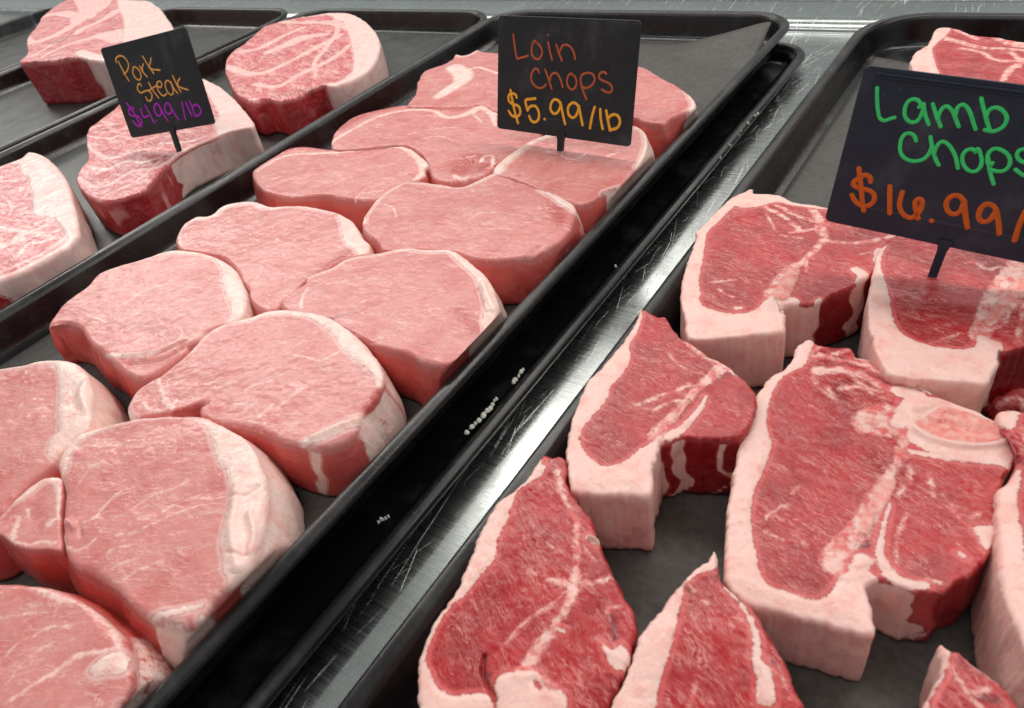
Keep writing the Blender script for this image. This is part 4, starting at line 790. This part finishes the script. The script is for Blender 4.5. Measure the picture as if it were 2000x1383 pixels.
lamb('largest lamb chop with a T shaped bone ending in a big pink oval',
     T('f', (722, 680), (760, 622), (808, 603), (850, 632), (930, 650), (1030, 653), (1065, 700), (1140, 720), (1250, 788), (1400, 848), (1480, 895), (1560, 938), (1700, 985), (1800, 1040), (1880, 1088), (1940, 1155), (1958, 1230), (1935, 1310), 'i', (1900, 80), (1865, 160), (1850, 260), (1868, 340), (1885, 385), (1838, 435), (1792, 540), (1710, 620), (1610, 690), (1545, 735), (1400, 725), (1300, 702), (1210, 668), (1140, 690), (1115, 710), (1145, 790), (1165, 880), (1172, 950), (1140, 975), (1000, 948), (850, 908), (700, 862), (560, 835), (470, 822), (400, 765), (330, 685), (332, 600), (340, 420), (350, 250), (380, 50), 'f', (392, 1290), (410, 1195), (432, 1110), (480, 1000), (500, 930), (540, 865), (600, 805), (680, 755)),
     T('i', (880, 230))[0],
     [('p', T('f', (700, 690), (740, 610), (800, 590), (830, 620), (800, 690), (770, 760), (690, 795), (620, 860), (580, 960), (562, 1050), (570, 1130), (592, 1200), (562, 1300), (528, 1383), 'i', (492, 180), (475, 300), (490, 450), (520, 600), (565, 692), (680, 742), (850, 780), (950, 700), (980, 640), (1100, 620), (1200, 700), (1230, 1050), (1100, 1100), (500, 1000), (250, 750), (300, 300), 'f', (330, 1300), (420, 950))),
      ('s', T('f', (850, 790), (1000, 780), (1130, 830), (1250, 880), (1380, 870)), [20, 14, 14, 16]), ('s', T('f', (860, 690), (960, 730), (1060, 740), (1200, 800), (1350, 850)), [8, 9, 8, 9]), ('s', T('f', (980, 890), (1100, 880), (1200, 930), (1300, 950)), [8, 7, 6]), ('s', T('f', (820, 830), (880, 900), (960, 950)), [5]), ('s', T('f', (1040, 660), (1120, 740), (1180, 790)), [8, 6]), ('s', T('f', (1030, 800), (1120, 880), (1210, 900)), [5]), ('s', T('f', (860, 650), (800, 720), (900, 700), (1030, 670)), [6, 8, 6]),
      ('t', T('f', (1080, 830), (950, 870), (1000, 960)), [20], .6), ('f', T('f', (1060, 715), (1150, 730), (1260, 800), (1400, 860), (1480, 900)), [7, 7, 8, 14, 14]),
      ('f', T('f', (1300, 900), (1400, 930), (1350, 1000), (1300, 1080)), [24, 34, 30, 24]), ('sp', T('f', (1040, 1060), (1070, 1015), (1150, 985), (1280, 980), (1350, 1040), (1340, 1120), (1230, 1150), (1120, 1135), (1060, 1105))), ('t', T('f', (1080, 1070), (1140, 1090)), [14], .55),
      ('p', T('f', (1340, 960), (1450, 930), (1560, 945), (1700, 985), (1800, 1040), (1890, 1090), (1960, 1160), (1970, 1240), (1910, 1310), (1750, 1290), (1550, 1270), (1400, 1200), (1350, 1140))),
      ('b', T('f', (1390, 1085), (1440, 1050), (1500, 1010), (1560, 990), (1680, 1020), (1790, 1060), (1870, 1110), (1870, 1170), (1780, 1200), (1620, 1190), (1480, 1150))), ('bs', T('f', (1130, 1070), (1160, 1080)), [16]),
      ('d', T('f', (1380, 1110), (1500, 1180), (1700, 1215), (1880, 1190), (1930, 1150)), [12], 1.4), ('d', T('f', (1390, 1000), (1460, 990)), [18], 1.2), ('t', T('f', (1450, 1110), (1700, 1130)), [26], .5), ('d', T('f', (1450, 1080), (1800, 1130)), [26], -1.0),
      ('s', T('f', (1350, 1130), (1315, 1220), (1290, 1310), 'i', (1262, 60), (1215, 150), (1165, 240), (1110, 340), (1040, 430), (960, 520), (930, 570), (1000, 620)), [18, 14, 12, 14, 26, 34, 36, 40, 46, 44, 40]), ('bs', T('i', (1240, 140), (1200, 220), (1160, 280)), [24, 26, 20]), ('bs', T('i', (1130, 320), (1100, 400)), [22, 18]), ('t', T('i', (1060, 475), (1130, 465)), [14], 1.5), ('s', T('i', (960, 565), (1060, 590), (1160, 560)), [14]),
      ('f', T('i', (1250, 240), (1220, 360), (1200, 460), (1200, 540), (1250, 630), (1330, 685), (1450, 700)), [5, 8, 10, 16, 24, 22, 14]), ('f', T('i', (1100, 560), (1080, 620), (1150, 670)), [30, 34, 20]), ('s', T('i', (1370, 40), (1350, 130), (1300, 200)), [8, 5]), ('s', T('i', (1480, 110), (1495, 200)), [5, 3]), ('s', T('i', (1595, 240), (1650, 340), (1740, 400), (1765, 460)), [4, 5, 8]), ('s', T('i', (1690, 330), (1750, 300)), [4]), ('s', T('i', (1350, 300), (1295, 420), (1290, 580)), [3]),
      ('f', T('f', (1370, 1240), (1500, 1262), (1700, 1290), (1850, 1300), (1920, 1320)), [12, 10, 9, 14]), ('p', T('i', (1720, 375), (1800, 365), (1900, 370), (1850, 440), (1790, 500), (1755, 440))), ('s', T('i', (1380, 700), (1450, 665), (1530, 680)), [6]),
      ('s', T('i', (560, 330), (600, 290), (690, 248)), [4, 6, 4]), ('s', T('i', (725, 400), (770, 465)), [5, 7]), ('s', T('i', (740, 150), (700, 190)), [3]), ('s', T('i', (560, 400), (640, 440), (740, 460)), [2.5]), ('f', T('i', (1645, 520), (1665, 535)), [10]), ('t', T('f', (850, 690), (950, 660)), [14], .5), ('s', T('f', (905, 880), (925, 910)), [5]), ('t', T('i', (360, 500), (380, 400), (380, 300)), [5], .5),
      ('w', T('f', (1958, 1230))[0], T('i', (1865, 160))[0], 2, T('f', (1935, 1310))[0]), ('w', T('i', (1838, 435))[0], T('i', (1600, 695))[0], -4), ('w', T('i', (1545, 735))[0], T('i', (1400, 725))[0], -1), ('w', T('i', (1390, 724))[0], T('i', (1180, 675))[0], 2.5), ('w', T('i', (1115, 710))[0], T('f', (722, 680))[0], 4.5, T('i', (470, 822))[0])],
     ztop=.0330, N=680, K=104, seed=36, grain=-.35)
lamb('long lamb chop pointing away, nearest the left tray wall at the bottom',
     T('h', (1280, 10), (1305, -20), (1335, -35), (1375, -22), (1405, -30), (1445, 0), (1452, 60), (1445, 110), (1470, 170), (1520, 250), (1580, 312), (1612, 400), (1645, 480), (1700, 600), (1750, 700), (1785, 780), (1822, 840), (1830, 960), (1812, 1080), (1780, 1165), (1740, 1240), (1690, 1330), (1600, 1500), (1300, 1580), (900, 1570), (650, 1500), (612, 1383), (608, 1200), (640, 1050), (700, 895), (780, 790), (852, 670), (912, 520), (940, 440), (1000, 320), (1070, 220), (1140, 168), (1225, 95)),
     T('h', (1250, 820))[0],
     [('p', T('h', (1240, 10), (1310, 20), (1330, 50), (1290, 95), (1180, 165), (1140, 250), (1110, 340), (1065, 430), (1040, 560), (960, 650), (900, 730), (800, 820), (740, 900), (690, 1000), (660, 1110), (690, 1200), (740, 1280), (820, 1312), (950, 1300), (1010, 1310), (1035, 1383), (1000, 1650), (400, 1650), (450, 1100), (800, 500))),
      ('s', T('h', (1400, 60), (1412, 150), (1465, 270), (1500, 350), (1505, 450), (1500, 600), (1490, 700), (1450, 820), (1380, 930), (1310, 1020), (1250, 1120), (1210, 1190)), [10, 8, 8, 12, 8, 10, 26, 14, 16, 24, 26, 36]), ('s', T('h', (1490, 690), (1600, 690), (1720, 645)), [16, 8, 4]), ('s', T('h', (1480, 700), (1400, 680), (1330, 675)), [12, 12, 6]), ('s', T('h', (1465, 720), (1380, 800), (1250, 880), (1160, 960), (1100, 1040)), [4, 5, 5, 6]), ('t', T('h', (1420, 770), (1340, 830)), [8], .7),
      ('p', T('h', (1050, 1230), (1120, 1190), (1200, 1180), (1290, 1190), (1330, 1270), (1420, 1290), (1450, 1383), (1400, 1600), (1100, 1600), (1060, 1350))), ('s', T('h', (1270, 1190), (1350, 1250), (1420, 1300)), [14, 10]), ('lp', T('h', (1270, 1225), (1310, 1260), (1300, 1285), (1265, 1250))), ('t', T('h', (1010, 1190), (1040, 1300), (1070, 1400)), [10], 1.2), ('t', T('h', (990, 1080), (980, 1190)), [8], .8), ('d', T('h', (985, 1090), (980, 1200), (1050, 1330)), [9], -1.8),
      ('p', T('h', (1645, 1030), (1700, 1060), (1750, 1030), (1800, 1080), (1800, 1150), (1740, 1170), (1690, 1140))), ('f', T('h', (1570, 432), (1600, 450), (1640, 455)), [11, 13, 6]), ('d', T('h', (1575, 435), (1635, 455)), [6], 2.0), ('f', T('h', (1400, 945), (1430, 955)), [7]),
      ('t', T('h', (1370, 10), (1350, 60)), [18], .6), ('t', T('h', (1700, 870), (1720, 1000)), [20], .8), ('s', T('h', (1670, 850), (1690, 830), (1740, 820)), [8]), ('s', T('h', (1540, 480), (1600, 560)), [3]), ('s', T('h', (1420, 520), (1350, 480)), [3]), ('s', T('h', (1200, 600), (1280, 640)), [4]), ('t', T('h', (1650, 500), (1760, 750)), [10], .8),
      ('w', T('h', (1445, 110))[0], T('h', (1690, 1330))[0], -4, T('h', (1785, 780))[0]), ('w', T('h', (1280, 10))[0], T('h', (612, 1383))[0], 4, T('h', (912, 520))[0])],
     N=640, K=96, seed=37, grain=-.45, r=1.8)
lamb('lamb chop with a thin curled tip, between the long chop and largest chop',
     T('i', (262, 500), (272, 494), (284, 520), (286, 585), (300, 635), (325, 690), (430, 778), (500, 850), (565, 930), (622, 1040), (652, 1100), (700, 1200), (752, 1310), (785, 1400), (760, 1620), (300, 1700), (-200, 1700), 'h', (1640, 1520), (1690, 1390), (1740, 1290), (1790, 1170), (1830, 1055), (1862, 965), (1905, 900), (1985, 800), 'i', (60, 712), (130, 642), (200, 582), (240, 552)),
     T('i', (220, 1080))[0],
     [('p', T('i', (255, 480), (285, 490), (285, 590), (230, 620), (170, 640), (110, 700), (90, 770), (62, 900), (20, 1080), (-30, 1230), (-60, 1400), (-100, 1700), (-600, 1700), (-300, 1000), (-100, 700), (150, 560))),
      ('f', T('i', (325, 700), (400, 780), (450, 850), (490, 930), (510, 1020), (510, 1120), (550, 1200), (560, 1320)), [6, 6, 8, 10, 12, 20, 30, 36]), ('t', T('i', (270, 620), (330, 720), (480, 850), (580, 1000)), [13], .9), ('s', T('i', (520, 1150), (600, 1180), (680, 1260)), [6]), ('t', T('i', (580, 1150), (600, 1130)), [12], .9), ('d', T('i', (110, 690), (140, 720)), [10], 1.4), ('s', T('i', (100, 690), (150, 730)), [10]), ('s', T('i', (200, 790), (230, 800)), [4]), ('s', T('i', (130, 1383), (170, 1260)), [4]), ('s', T('i', (380, 880), (440, 900)), [3]),
      ('w', T('i', (325, 690))[0], T('i', (785, 1400))[0], -3), ('w', T('i', (262, 500))[0], T('h', (1690, 1390))[0], 4, T('h', (1862, 965))[0])],
     N=480, K=80, seed=38, grain=-.5, r=1.8)
lamb('lamb chop at the right picture edge, mostly its long pale fat side showing',
     T('f', (1855, 1012), (1900, 1000), (1960, 998), (2050, 1010), (2300, 1060), (2500, 1383), 'i', (2550, 600), (2450, 1150), (2250, 1330), (2120, 1240), (2030, 1100), (1950, 900), (1880, 700), (1855, 500), (1845, 300), (1850, 180), (1885, 130), 'f', (1935, 1370), (1965, 1250), (1930, 1150), (1870, 1080)),
     T('i', (2150, 350))[0],
     [('p', T('f', (1830, 990), (1960, 985), (1965, 1060), (1925, 1110), (1850, 1060))), ('p', T('f', (1950, 1320), (1985, 1340), 'i', (1975, 140), (1960, 220), (1965, 300), (1990, 420), (2010, 600), (2080, 850), (2200, 1100), (2280, 1383), (1900, 1383), (1800, 800), (1800, 200), (1850, 100))), ('s', T('f', (1990, 1100), (2020, 1200)), [8]),
      ('w', T('f', (1935, 1370))[0], T('i', (2250, 1330))[0], 4.5, T('i', (1855, 500))[0])],
     N=420, K=64, seed=39, grain=-.5, r=2.0, flare=1)
lamb('lamb chop in the bottom right corner with a small white tip pointing up',
     T('i', (1524, 1015), (1545, 1006), (1570, 1020), (1595, 1042), (1645, 1055), (1725, 1120), (1800, 1180), (1880, 1235), (1950, 1320), (2000, 1400), (2150, 1700), (1700, 1850), (1380, 1750), (1405, 1500), (1432, 1383), (1480, 1280), (1540, 1190), (1542, 1120), (1528, 1065)),
     T('i', (1700, 1380))[0],
     [('p', T('i', (1500, 1000), (1580, 1000), (1600, 1050), (1580, 1110), (1560, 1200), (1500, 1290), (1470, 1383), (1440, 1600), (1300, 1600), (1400, 1300), (1500, 1150))), ('t', T('i', (1620, 1090), (1760, 1180)), [30], .7), ('t', T('i', (1750, 1320), (1850, 1340)), [20], 1), ('s', T('i', (1600, 1150), (1650, 1250), (1700, 1300), (1800, 1280)), [6]), ('s', T('i', (1700, 1330), (1760, 1383)), [5]), ('s', T('i', (1640, 1060), (1720, 1140), (1860, 1240)), [4])],
     N=300, K=54, seed=40, grain=-.5, r=2.4)

# ------------------------------------------------------------------ price signs
def frame(ax, ay, az):
    cx, cy, cz = math.cos(ax), math.cos(ay), math.cos(az); sx, sy, sz = math.sin(ax), math.sin(ay), math.sin(az)
    Rx = np.array([[1, 0, 0], [0, cx, -sx], [0, sx, cx]]); Ry = np.array([[cy, 0, sy], [0, 1, 0], [-sy, 0, cy]]); Rz = np.array([[cz, -sz, 0], [sz, cz, 0], [0, 0, 1]])
    return Rz @ Rx @ Ry
def plate(w, h, r, th, x0=0, z0=0, bevel=.0002):
    P = []
    for cx, cz, a0 in ((w - r, h - r, 0), (r, h - r, 90), (r, r, 180), (w - r, r, 270)):
        for k in range(9):
            a = math.radians(a0 + 90 * k / 8); P.append((cx + r * math.cos(a), cz + r * math.sin(a)))
    n = len(P); cxm, czm = w / 2, h / 2
    def ring(y, ins): return [(x0 + x - ins * np.sign(x - cxm), y, z0 + z - ins * np.sign(z - czm)) for x, z in P]
    V = ring(-th / 2, bevel) + ring(-th / 2 + bevel, 0) + ring(th / 2 - bevel, 0) + ring(th / 2, bevel)
    F = [tuple(range(n))[::-1], tuple(range(3 * n, 4 * n))]
    for k in range(3):
        for j in range(n): F.append((k * n + j, k * n + (j + 1) % n, (k + 1) * n + (j + 1) % n, (k + 1) * n + j))
    return V, F
def stroke(pts, w, y, hgt, seed):
    """a hand drawn marker line: slightly raised ribbon with round ends"""
    p = spline(pts, False, 7) if len(pts) > 1 else np.array([pts[0], pts[0] + [1e-4, 0]])
    keep = np.concatenate([[True], np.linalg.norm(np.diff(p, axis=0), axis=1) > 1e-6]); p = p[keep]
    n = len(p); tg = np.gradient(p, axis=0); tg /= np.linalg.norm(tg, axis=1)[:, None] + 1e-12
    nn = np.column_stack([-tg[:, 1], tg[:, 0]]); V = []; F = []
    ww = w / 2 * (1 + .10 * noise(p * 900, 1.0, seed, 2))
    cap = []
    for k in range(5):
        a = math.pi / 2 * (k / 5); cap.append((-math.cos(a), math.sin(a)))
    prof = [(c[0], c[1], 0) for c in cap] + [(0, 1, i) for i in range(n)] + [(-c[0], c[1], n - 1) for c in cap[::-1]]
    for al, s, i in prof:
        c = p[i] + tg[i] * al * ww[i]
        for u_, yy in ((-1, 0), (-.7, hgt), (.7, hgt), (1, 0)):
            q = c + nn[i] * ww[i] * s * u_; V.append((q[0], y - yy, q[1]))
    m = len(prof)
    for i in range(m - 1):
        for j in range(3): F.append((i * 4 + j, i * 4 + j + 1, i * 4 + 4 + j + 1, i * 4 + 4 + j))
    return V, F
def sign(label, base, rot, x0, z0, w, h, mat, words, ridge=False, stem_tilt=0.0, emboss=None, stem_w=.0045):
    M = frame(*rot); t = thing('price_sign', label, 'price sign', tuple(base), 'black price signs with handwriting')
    t.rotation_euler = Matrix([list(r_) for r_ in M]).to_euler()
    th = .0011
    V, F = plate(w, h, .0024, th, x0, z0); o = mesh_obj('sign_board', V, F, mat, t, False)
    # crease across the lower part of the board
    V, F = plate(w * .80, .00014, .00006, .00012, x0 + w * .10, z0 + h * .148, .00001)
    V = [(a, b - th / 2 - .00006, c) for a, b, c in V]; mesh_obj('crease', V, F, M_CREASE, t, False)
    # stem: pointed leg, flared where it joins the board
    st = [(.55, -.012), (.62, -.004), (.72, .0), (.74, z0 - .002), (.95, z0 + .0002), (1.35, z0 + .0016), (1.05, z0 + .0030)]
    V = []; F = []
    for k, (wf_, zz) in enumerate(st):
        hw = stem_w / 2 * wf_ * 1.25; y0_, y1_ = -th / 2 - .0008, th / 2 + .0004
        V += [(-hw, y0_, zz), (hw, y0_, zz), (hw, y1_, zz), (-hw, y1_, zz)]
    for k in range(len(st) - 1):
        for j in range(4): F.append((k * 4 + j, k * 4 + (j + 1) % 4, k * 4 + 4 + (j + 1) % 4, k * 4 + 4 + j))
    F += [(3, 2, 1, 0), tuple(4 * (len(st) - 1) + j for j in range(4))]
    o = mesh_obj('stem', V, F, mat, t, False); bv = o.modifiers.new('soft_edges', 'BEVEL'); bv.width = .00025; bv.segments = 2
    if ridge:
        V, F = plate(w * .90, .0022, .001, .0008, x0 + w * .05, z0 + h - .0040, .0003); V = [(a, b - th / 2 - .0003, c) for a, b, c in V]; mesh_obj('top_ridge', V, F, mat, t, False)
    P0 = np.array(base) - M[:, 1] * 0; Minv = M.T
    sd = 0
    for wl, wmat, lines, pw in words:
        V = []; F = []
        for px in lines:
            pts = on_plane(px, np.array(base) - M[:, 1] * th / 2, M[:, 1]); loc = (pts - np.array(base)) @ M
            sd += 1
            v, f = stroke(loc[:, [0, 2]], pw, -th / 2 - .00002 - .000015 * (sd % 7), .00016, sd)
            k = len(V); V += v; F += [tuple(i + k for i in ff_) for ff_ in f]
        o = mesh_obj('lettering', V, F, wmat, t, True); o['label'] = wl
    if emboss:
        cu = bpy.data.curves.new('maker_mark', 'FONT'); cu.body = emboss[0]; cu.size = emboss[2]; cu.extrude = .00006; cu.align_x = 'CENTER'
        to = bpy.data.objects.new('tmp_text', cu); scene.collection.objects.link(to)
        dg = bpy.context.evaluated_depsgraph_get(); me = bpy.data.meshes.new_from_object(to.evaluated_get(dg))
        bpy.data.objects.remove(to)
        o = bpy.data.objects.new('maker_mark', me); scene.collection.objects.link(o); o.parent = t; me.materials.clear(); me.materials.append(mat)
        o.rotation_euler = (math.pi / 2, 0, 0); o.location = (emboss[1][0], -th / 2 - .00008, emboss[1][1]); o['label'] = 'small raised maker mark'
    return t
def ink(name, c): return simple(name, lin(*c), .5, .35)
M_CREASE = simple('crease_plastic', lin(92, 96, 100), .5)
INK_RUST, INK_GOLD, INK_AMBER = ink('rust_ink', (196, 96, 56)), ink('gold_ink', (255, 186, 46)), ink('amber_ink', (240, 176, 84))
INK_PURPLE, INK_GREEN, INK_ORANGE = ink('purple_ink', (190, 34, 214)), ink('green_ink', (66, 236, 128)), ink('orange_ink', (222, 104, 30))
sign('square black sign reading Loin Chops $5.99/lb stuck upright in a loin chop', at(1095, 292, .0415), (-.3048, .0019, -.0494), -.0482 * 1.007, .0073, .0957, .0655, M_SIGN, [
    ('rust coloured handwritten words Loin Chops', INK_RUST, [
        T('p', (258, 290), (275, 430), (298, 560), (310, 572), (360, 560), (430, 540)), T('p', (540, 390), (505, 365), (478, 430), (480, 520), (520, 575), (570, 570), (600, 510), (580, 430), (535, 385)),
        T('p', (672, 380), (690, 480), (718, 590)), T('p', (672, 292)), T('p', (768, 410), (800, 510), (833, 595)), T('p', (805, 500), (835, 430), (880, 408), (940, 440), (978, 510), (990, 580)),
        T('p', (565, 740), (545, 700), (510, 695), (472, 760), (472, 830), (510, 890), (560, 920), (612, 912), (645, 880)), T('p', (635, 705), (670, 800), (712, 930)), T('p', (690, 830), (710, 765), (750, 742), (790, 765), (822, 830), (843, 910)),
        T('p', (972, 775), (935, 750), (900, 800), (897, 870), (925, 925), (972, 935), (1008, 870), (995, 800), (965, 765)), T('p', (1062, 880), (1055, 810), (1080, 760), (1140, 742), (1195, 755), (1222, 810), (1205, 865), (1160, 910), (1100, 920), (1065, 890)), T('p', (1062, 880), (1090, 970), (1125, 1055)),
        T('p', (1360, 755), (1330, 730), (1285, 750), (1275, 800), (1320, 835), (1400, 870), (1432, 930), (1405, 972), (1350, 965), (1310, 940))], .00125),
    ('yellow handwritten price $5.99/lb', INK_GOLD, [
        T('p', (298, 1035), (285, 1000), (240, 985), (205, 1010), (205, 1070), (250, 1112), (310, 1130), (340, 1180), (332, 1235), (290, 1262), (240, 1245), (205, 1195)), T('p', (225, 945), (250, 1080), (285, 1240), (315, 1335)),
        T('p', (520, 1045), (465, 1052), (405, 1066), (412, 1130), (428, 1185)), T('p', (428, 1185), (460, 1140), (520, 1138), (558, 1200), (558, 1285), (515, 1325), (470, 1305), (448, 1255)), T('p', (630, 1290)),
        T('p', (820, 1120), (790, 1068), (740, 1060), (705, 1110), (702, 1180), (742, 1225), (790, 1200), (818, 1130)), T('p', (818, 1095), (845, 1230), (872, 1345)), T('p', (1032, 1150), (1000, 1105), (950, 1100), (908, 1150), (912, 1230), (955, 1272), (1002, 1245), (1032, 1165)), T('p', (1035, 1135), (1058, 1260), (1078, 1360)),
        T('q', (1222, 300), (1190, 410), (1165, 548)), T('q', (1288, 325), (1294, 440), (1316, 555)), T('q', (1358, 340), (1380, 460), (1405, 575)), T('q', (1385, 430), (1420, 395), (1470, 388), (1512, 425), (1520, 490), (1480, 550), (1400, 568))], .00165)])
sign('tilted small black sign reading Pork Steak $4.99/lb stuck in a pork steak', at(348, 287, .038), (-.2771, -.1253, .1967), -.046, .012, .0908, .0666, M_SIGN, [
    ('amber handwritten words Pork Steak', INK_AMBER, [
        T('r', (300, 655), (290, 600), (340, 555), (410, 568), (470, 640), (490, 710), (465, 790), (415, 835)), T('r', (330, 640), (400, 780), (495, 945)), T('r', (600, 725), (562, 740), (558, 820), (600, 900), (655, 930), (685, 880), (660, 790), (600, 725)),
        T('r', (665, 715), (710, 800), (780, 880)), T('r', (712, 790), (705, 735), (722, 680)), T('r', (712, 560), (790, 690), (885, 830)), T('r', (840, 590), (825, 670), (810, 740)), T('r', (810, 735), (870, 765), (980, 775)),
        T('r', (690, 1025), (670, 990), (635, 1010), (632, 1080), (680, 1130), (740, 1108), (795, 1095), (850, 1150), (850, 1225), (815, 1260), (780, 1240), (760, 1195)), T('r', (805, 975), (870, 1090), (960, 1210)), T('r', (800, 1105), (860, 1060), (940, 1012)),
        T('r', (935, 1030), (990, 1045), (1010, 1000), (985, 955), (942, 965), (932, 1030), (970, 1120), (1035, 1178), (1085, 1145)), T('r', (1150, 980), (1110, 940), (1070, 960), (1068, 1040), (1110, 1130), (1168, 1162), (1190, 1100), (1160, 1000)), T('r', (1150, 960), (1195, 1060), (1255, 1135)),
        T('r', (1180, 865), (1230, 980), (1305, 1115)), T('r', (1290, 905), (1262, 950), (1250, 1010)), T('r', (1250, 1010), (1310, 1050), (1420, 1085))], .00125),
    ('purple handwritten price $4.99 /lb', INK_PURPLE, [
        T('s', (570, 585), (535, 560), (495, 600), (500, 660), (560, 690), (640, 700), (690, 760), (685, 840), (640, 850), (590, 812), (555, 770)), T('s', (455, 490), (520, 570), (590, 670), (650, 790), (690, 850)),
        T('s', (680, 580), (700, 650), (732, 708), (800, 690)), T('s', (750, 530), (820, 660), (890, 800)), T('s', (925, 768)), T('s', (985, 570), (945, 500), (897, 525), (895, 610), (950, 690), (1000, 650), (985, 570)), T('s', (985, 560), (1040, 670), (1103, 765)),
        T('s', (1150, 560), (1110, 495), (1062, 520), (1062, 610), (1110, 662), (1160, 630), (1155, 560)), T('s', (1140, 530), (1205, 650), (1270, 745)), T('s', (1325, 480), (1350, 600), (1380, 740)), T('s', (1385, 485), (1430, 590), (1480, 690)), T('s', (1445, 465), (1490, 580), (1530, 690)), T('s', (1490, 545), (1550, 515), (1608, 575), (1620, 640), (1585, 682), (1530, 695))], .0014)], stem_w=.0048)
sign('large blue black sign reading Lamb Chops $16.99/lb with green and orange handwriting', at(1822, 537, .0372), (-.1239, .1014, .0478), -.0467, .0137, .0915, .0648, M_SIGNB, [
    ('bright green handwritten words Lamb Chops', INK_GREEN, [
        T('m', (565, 310), (565, 420), (572, 520), (590, 600), (635, 628), (690, 610), (735, 597)), T('m', (975, 495), (990, 470), (965, 430), (915, 418), (865, 445), (835, 510), (835, 580), (870, 630), (920, 645), (970, 615), (1005, 545), (1018, 480)), T('m', (1018, 465), (1035, 570), (1068, 665)),
        T('m', (1108, 465), (1140, 570), (1185, 685)), T('m', (1155, 610), (1180, 540), (1220, 492), (1262, 495), (1305, 545), (1335, 620), (1360, 685)), T('m', (1325, 590), (1350, 500), (1400, 470), (1445, 502), (1480, 570), (1505, 650), (1525, 710)),
        T('m', (1580, 410), (1605, 520), (1638, 640), (1665, 725)), T('m', (1625, 600), (1650, 535), (1700, 502), (1760, 510), (1815, 560), (1828, 620), (1790, 690), (1700, 732), (1615, 718)),
        T('m', (945, 825), (925, 775), (875, 750), (825, 770), (795, 830), (790, 920), (820, 980), (880, 1015), (950, 1022), (1020, 1000), (1070, 950), (1100, 880)), T('m', (1085, 785), (1105, 900), (1130, 990), (1165, 1060)), T('m', (1120, 950), (1145, 880), (1190, 835), (1240, 845), (1290, 900), (1330, 980), (1353, 1090)),
        T('m', (1525, 930), (1490, 905), (1435, 918), (1398, 970), (1402, 1040), (1440, 1100), (1500, 1125), (1558, 1098), (1585, 1030), (1572, 950), (1548, 902), (1522, 935)), T('m', (1690, 1040), (1662, 1065), (1642, 1020), (1650, 950), (1695, 905), (1750, 903), (1820, 940), (1860, 1000), (1850, 1070), (1800, 1115), (1730, 1120), (1680, 1105)), T('m', (1650, 1000), (1662, 1110), (1700, 1245)),
        T('m', (2065, 930), (2010, 905), (1950, 920), (1928, 970), (1965, 1020), (2040, 1055), (2080, 1110), (2050, 1165), (1990, 1160), (1915, 1105))], .00142),
    ('orange handwritten price $16.99/lb', INK_ORANGE, [
        T('n', (500, 272), (495, 230), (455, 208), (400, 232), (345, 270), (335, 302), (370, 330), (440, 345), (508, 370), (540, 420), (520, 480), (460, 512), (400, 500), (350, 460), (320, 405)), T('n', (388, 145), (405, 300), (420, 450), (435, 555)), T('n', (690, 320), (688, 450), (688, 580)),
        T('n', (812, 375), (790, 450), (785, 520), (820, 590), (880, 625), (930, 610), (980, 560), (1005, 490), (1000, 455), (965, 442), (935, 480), (945, 560), (965, 630)), T('n', (1095, 655)),
        T('n', (1405, 455), (1370, 415), (1310, 410), (1260, 440), (1238, 500), (1260, 565), (1320, 592), (1375, 560), (1408, 490)), T('n', (1415, 465), (1425, 590), (1445, 722)), T('n', (1722, 540), (1690, 505), (1630, 492), (1580, 530), (1555, 600), (1570, 650), (1615, 665), (1670, 640), (1712, 575)), T('n', (1725, 550), (1750, 680), (1755, 780)),
        T('n', (2010, 560), (1950, 700), (1905, 845)), T('n', (2085, 590), (2090, 870)), T('n', (2160, 610), (2170, 900)), T('n', (2170, 780), (2225, 740), (2270, 800), (2250, 890), (2175, 905))], .00195)],
     ridge=True, emboss=('DINEPRINT', (-.0005, .0137 + .0064), .0030), stem_w=.0038)

# ------------------------------------------------------------------ small things
def flecks():
    rng = np.random.default_rng(4)
    V = []; F = []
    xr = at(940, 810, .0132)[0]
    spots = []
    for (x0_, y0_, x1_, y1_, n, s) in ((910, 846, 930, 822, 4, 5.5), (932, 820, 955, 800, 5, 6), (946, 806, 972, 776, 7, 6), (996, 748, 1012, 732, 4, 5), (1010, 732, 1026, 714, 4, 4.5), (1204, 515, 1205, 514, 1, 5), (1404, 310, 1406, 307, 1, 4), (1425, 286, 1428, 280, 2, 4), (1445, 262, 1449, 256, 2, 4.5), (1461, 242, 1464, 236, 2, 4.5), (1476, 226, 1482, 216, 3, 5), (735, 1018, 760, 1008, 5, 4)):
        for k in range(n):
            f = (k + .5) / n; px = x0_ + (x1_ - x0_) * f + rng.normal(0, 2.0); py = y0_ + (y1_ - y0_) * f + rng.normal(0, 2.0)
            spots.append((px, py, s * rng.uniform(.45, 1.25)))
    for px, py, s in spots:
        c = at(px, py, .0132); r_ = s * .5 * .00022 * 1.6
        k = len(V); n = 7; a0 = rng.uniform(0, 6)
        for q in range(n):
            a = a0 + 2 * math.pi * q / n; rr = r_ * rng.uniform(.75, 1.2); V.append((c[0] + rr * math.cos(a), c[1] + rr * math.sin(a), .0123))
        for q in range(n):
            a = a0 + 2 * math.pi * q / n; V.append((c[0] + r_ * .6 * math.cos(a), c[1] + r_ * .6 * math.sin(a), .01350))
        V.append((c[0], c[1], .01372))
        for q in range(n):
            F.append((k + q, k + (q + 1) % n, k + n + (q + 1) % n, k + n + q)); F.append((k + n + q, k + n + (q + 1) % n, k + 2 * n))
    o = mesh_obj('fat_crumbs', V, F, simple('crumb_fat', lin(225, 228, 215), .5), None)
    o['kind'] = 'stuff'; o['label'] = 'tiny white crumbs of fat stuck in rows on the bare black rim'; o['category'] = 'crumbs'
flecks()
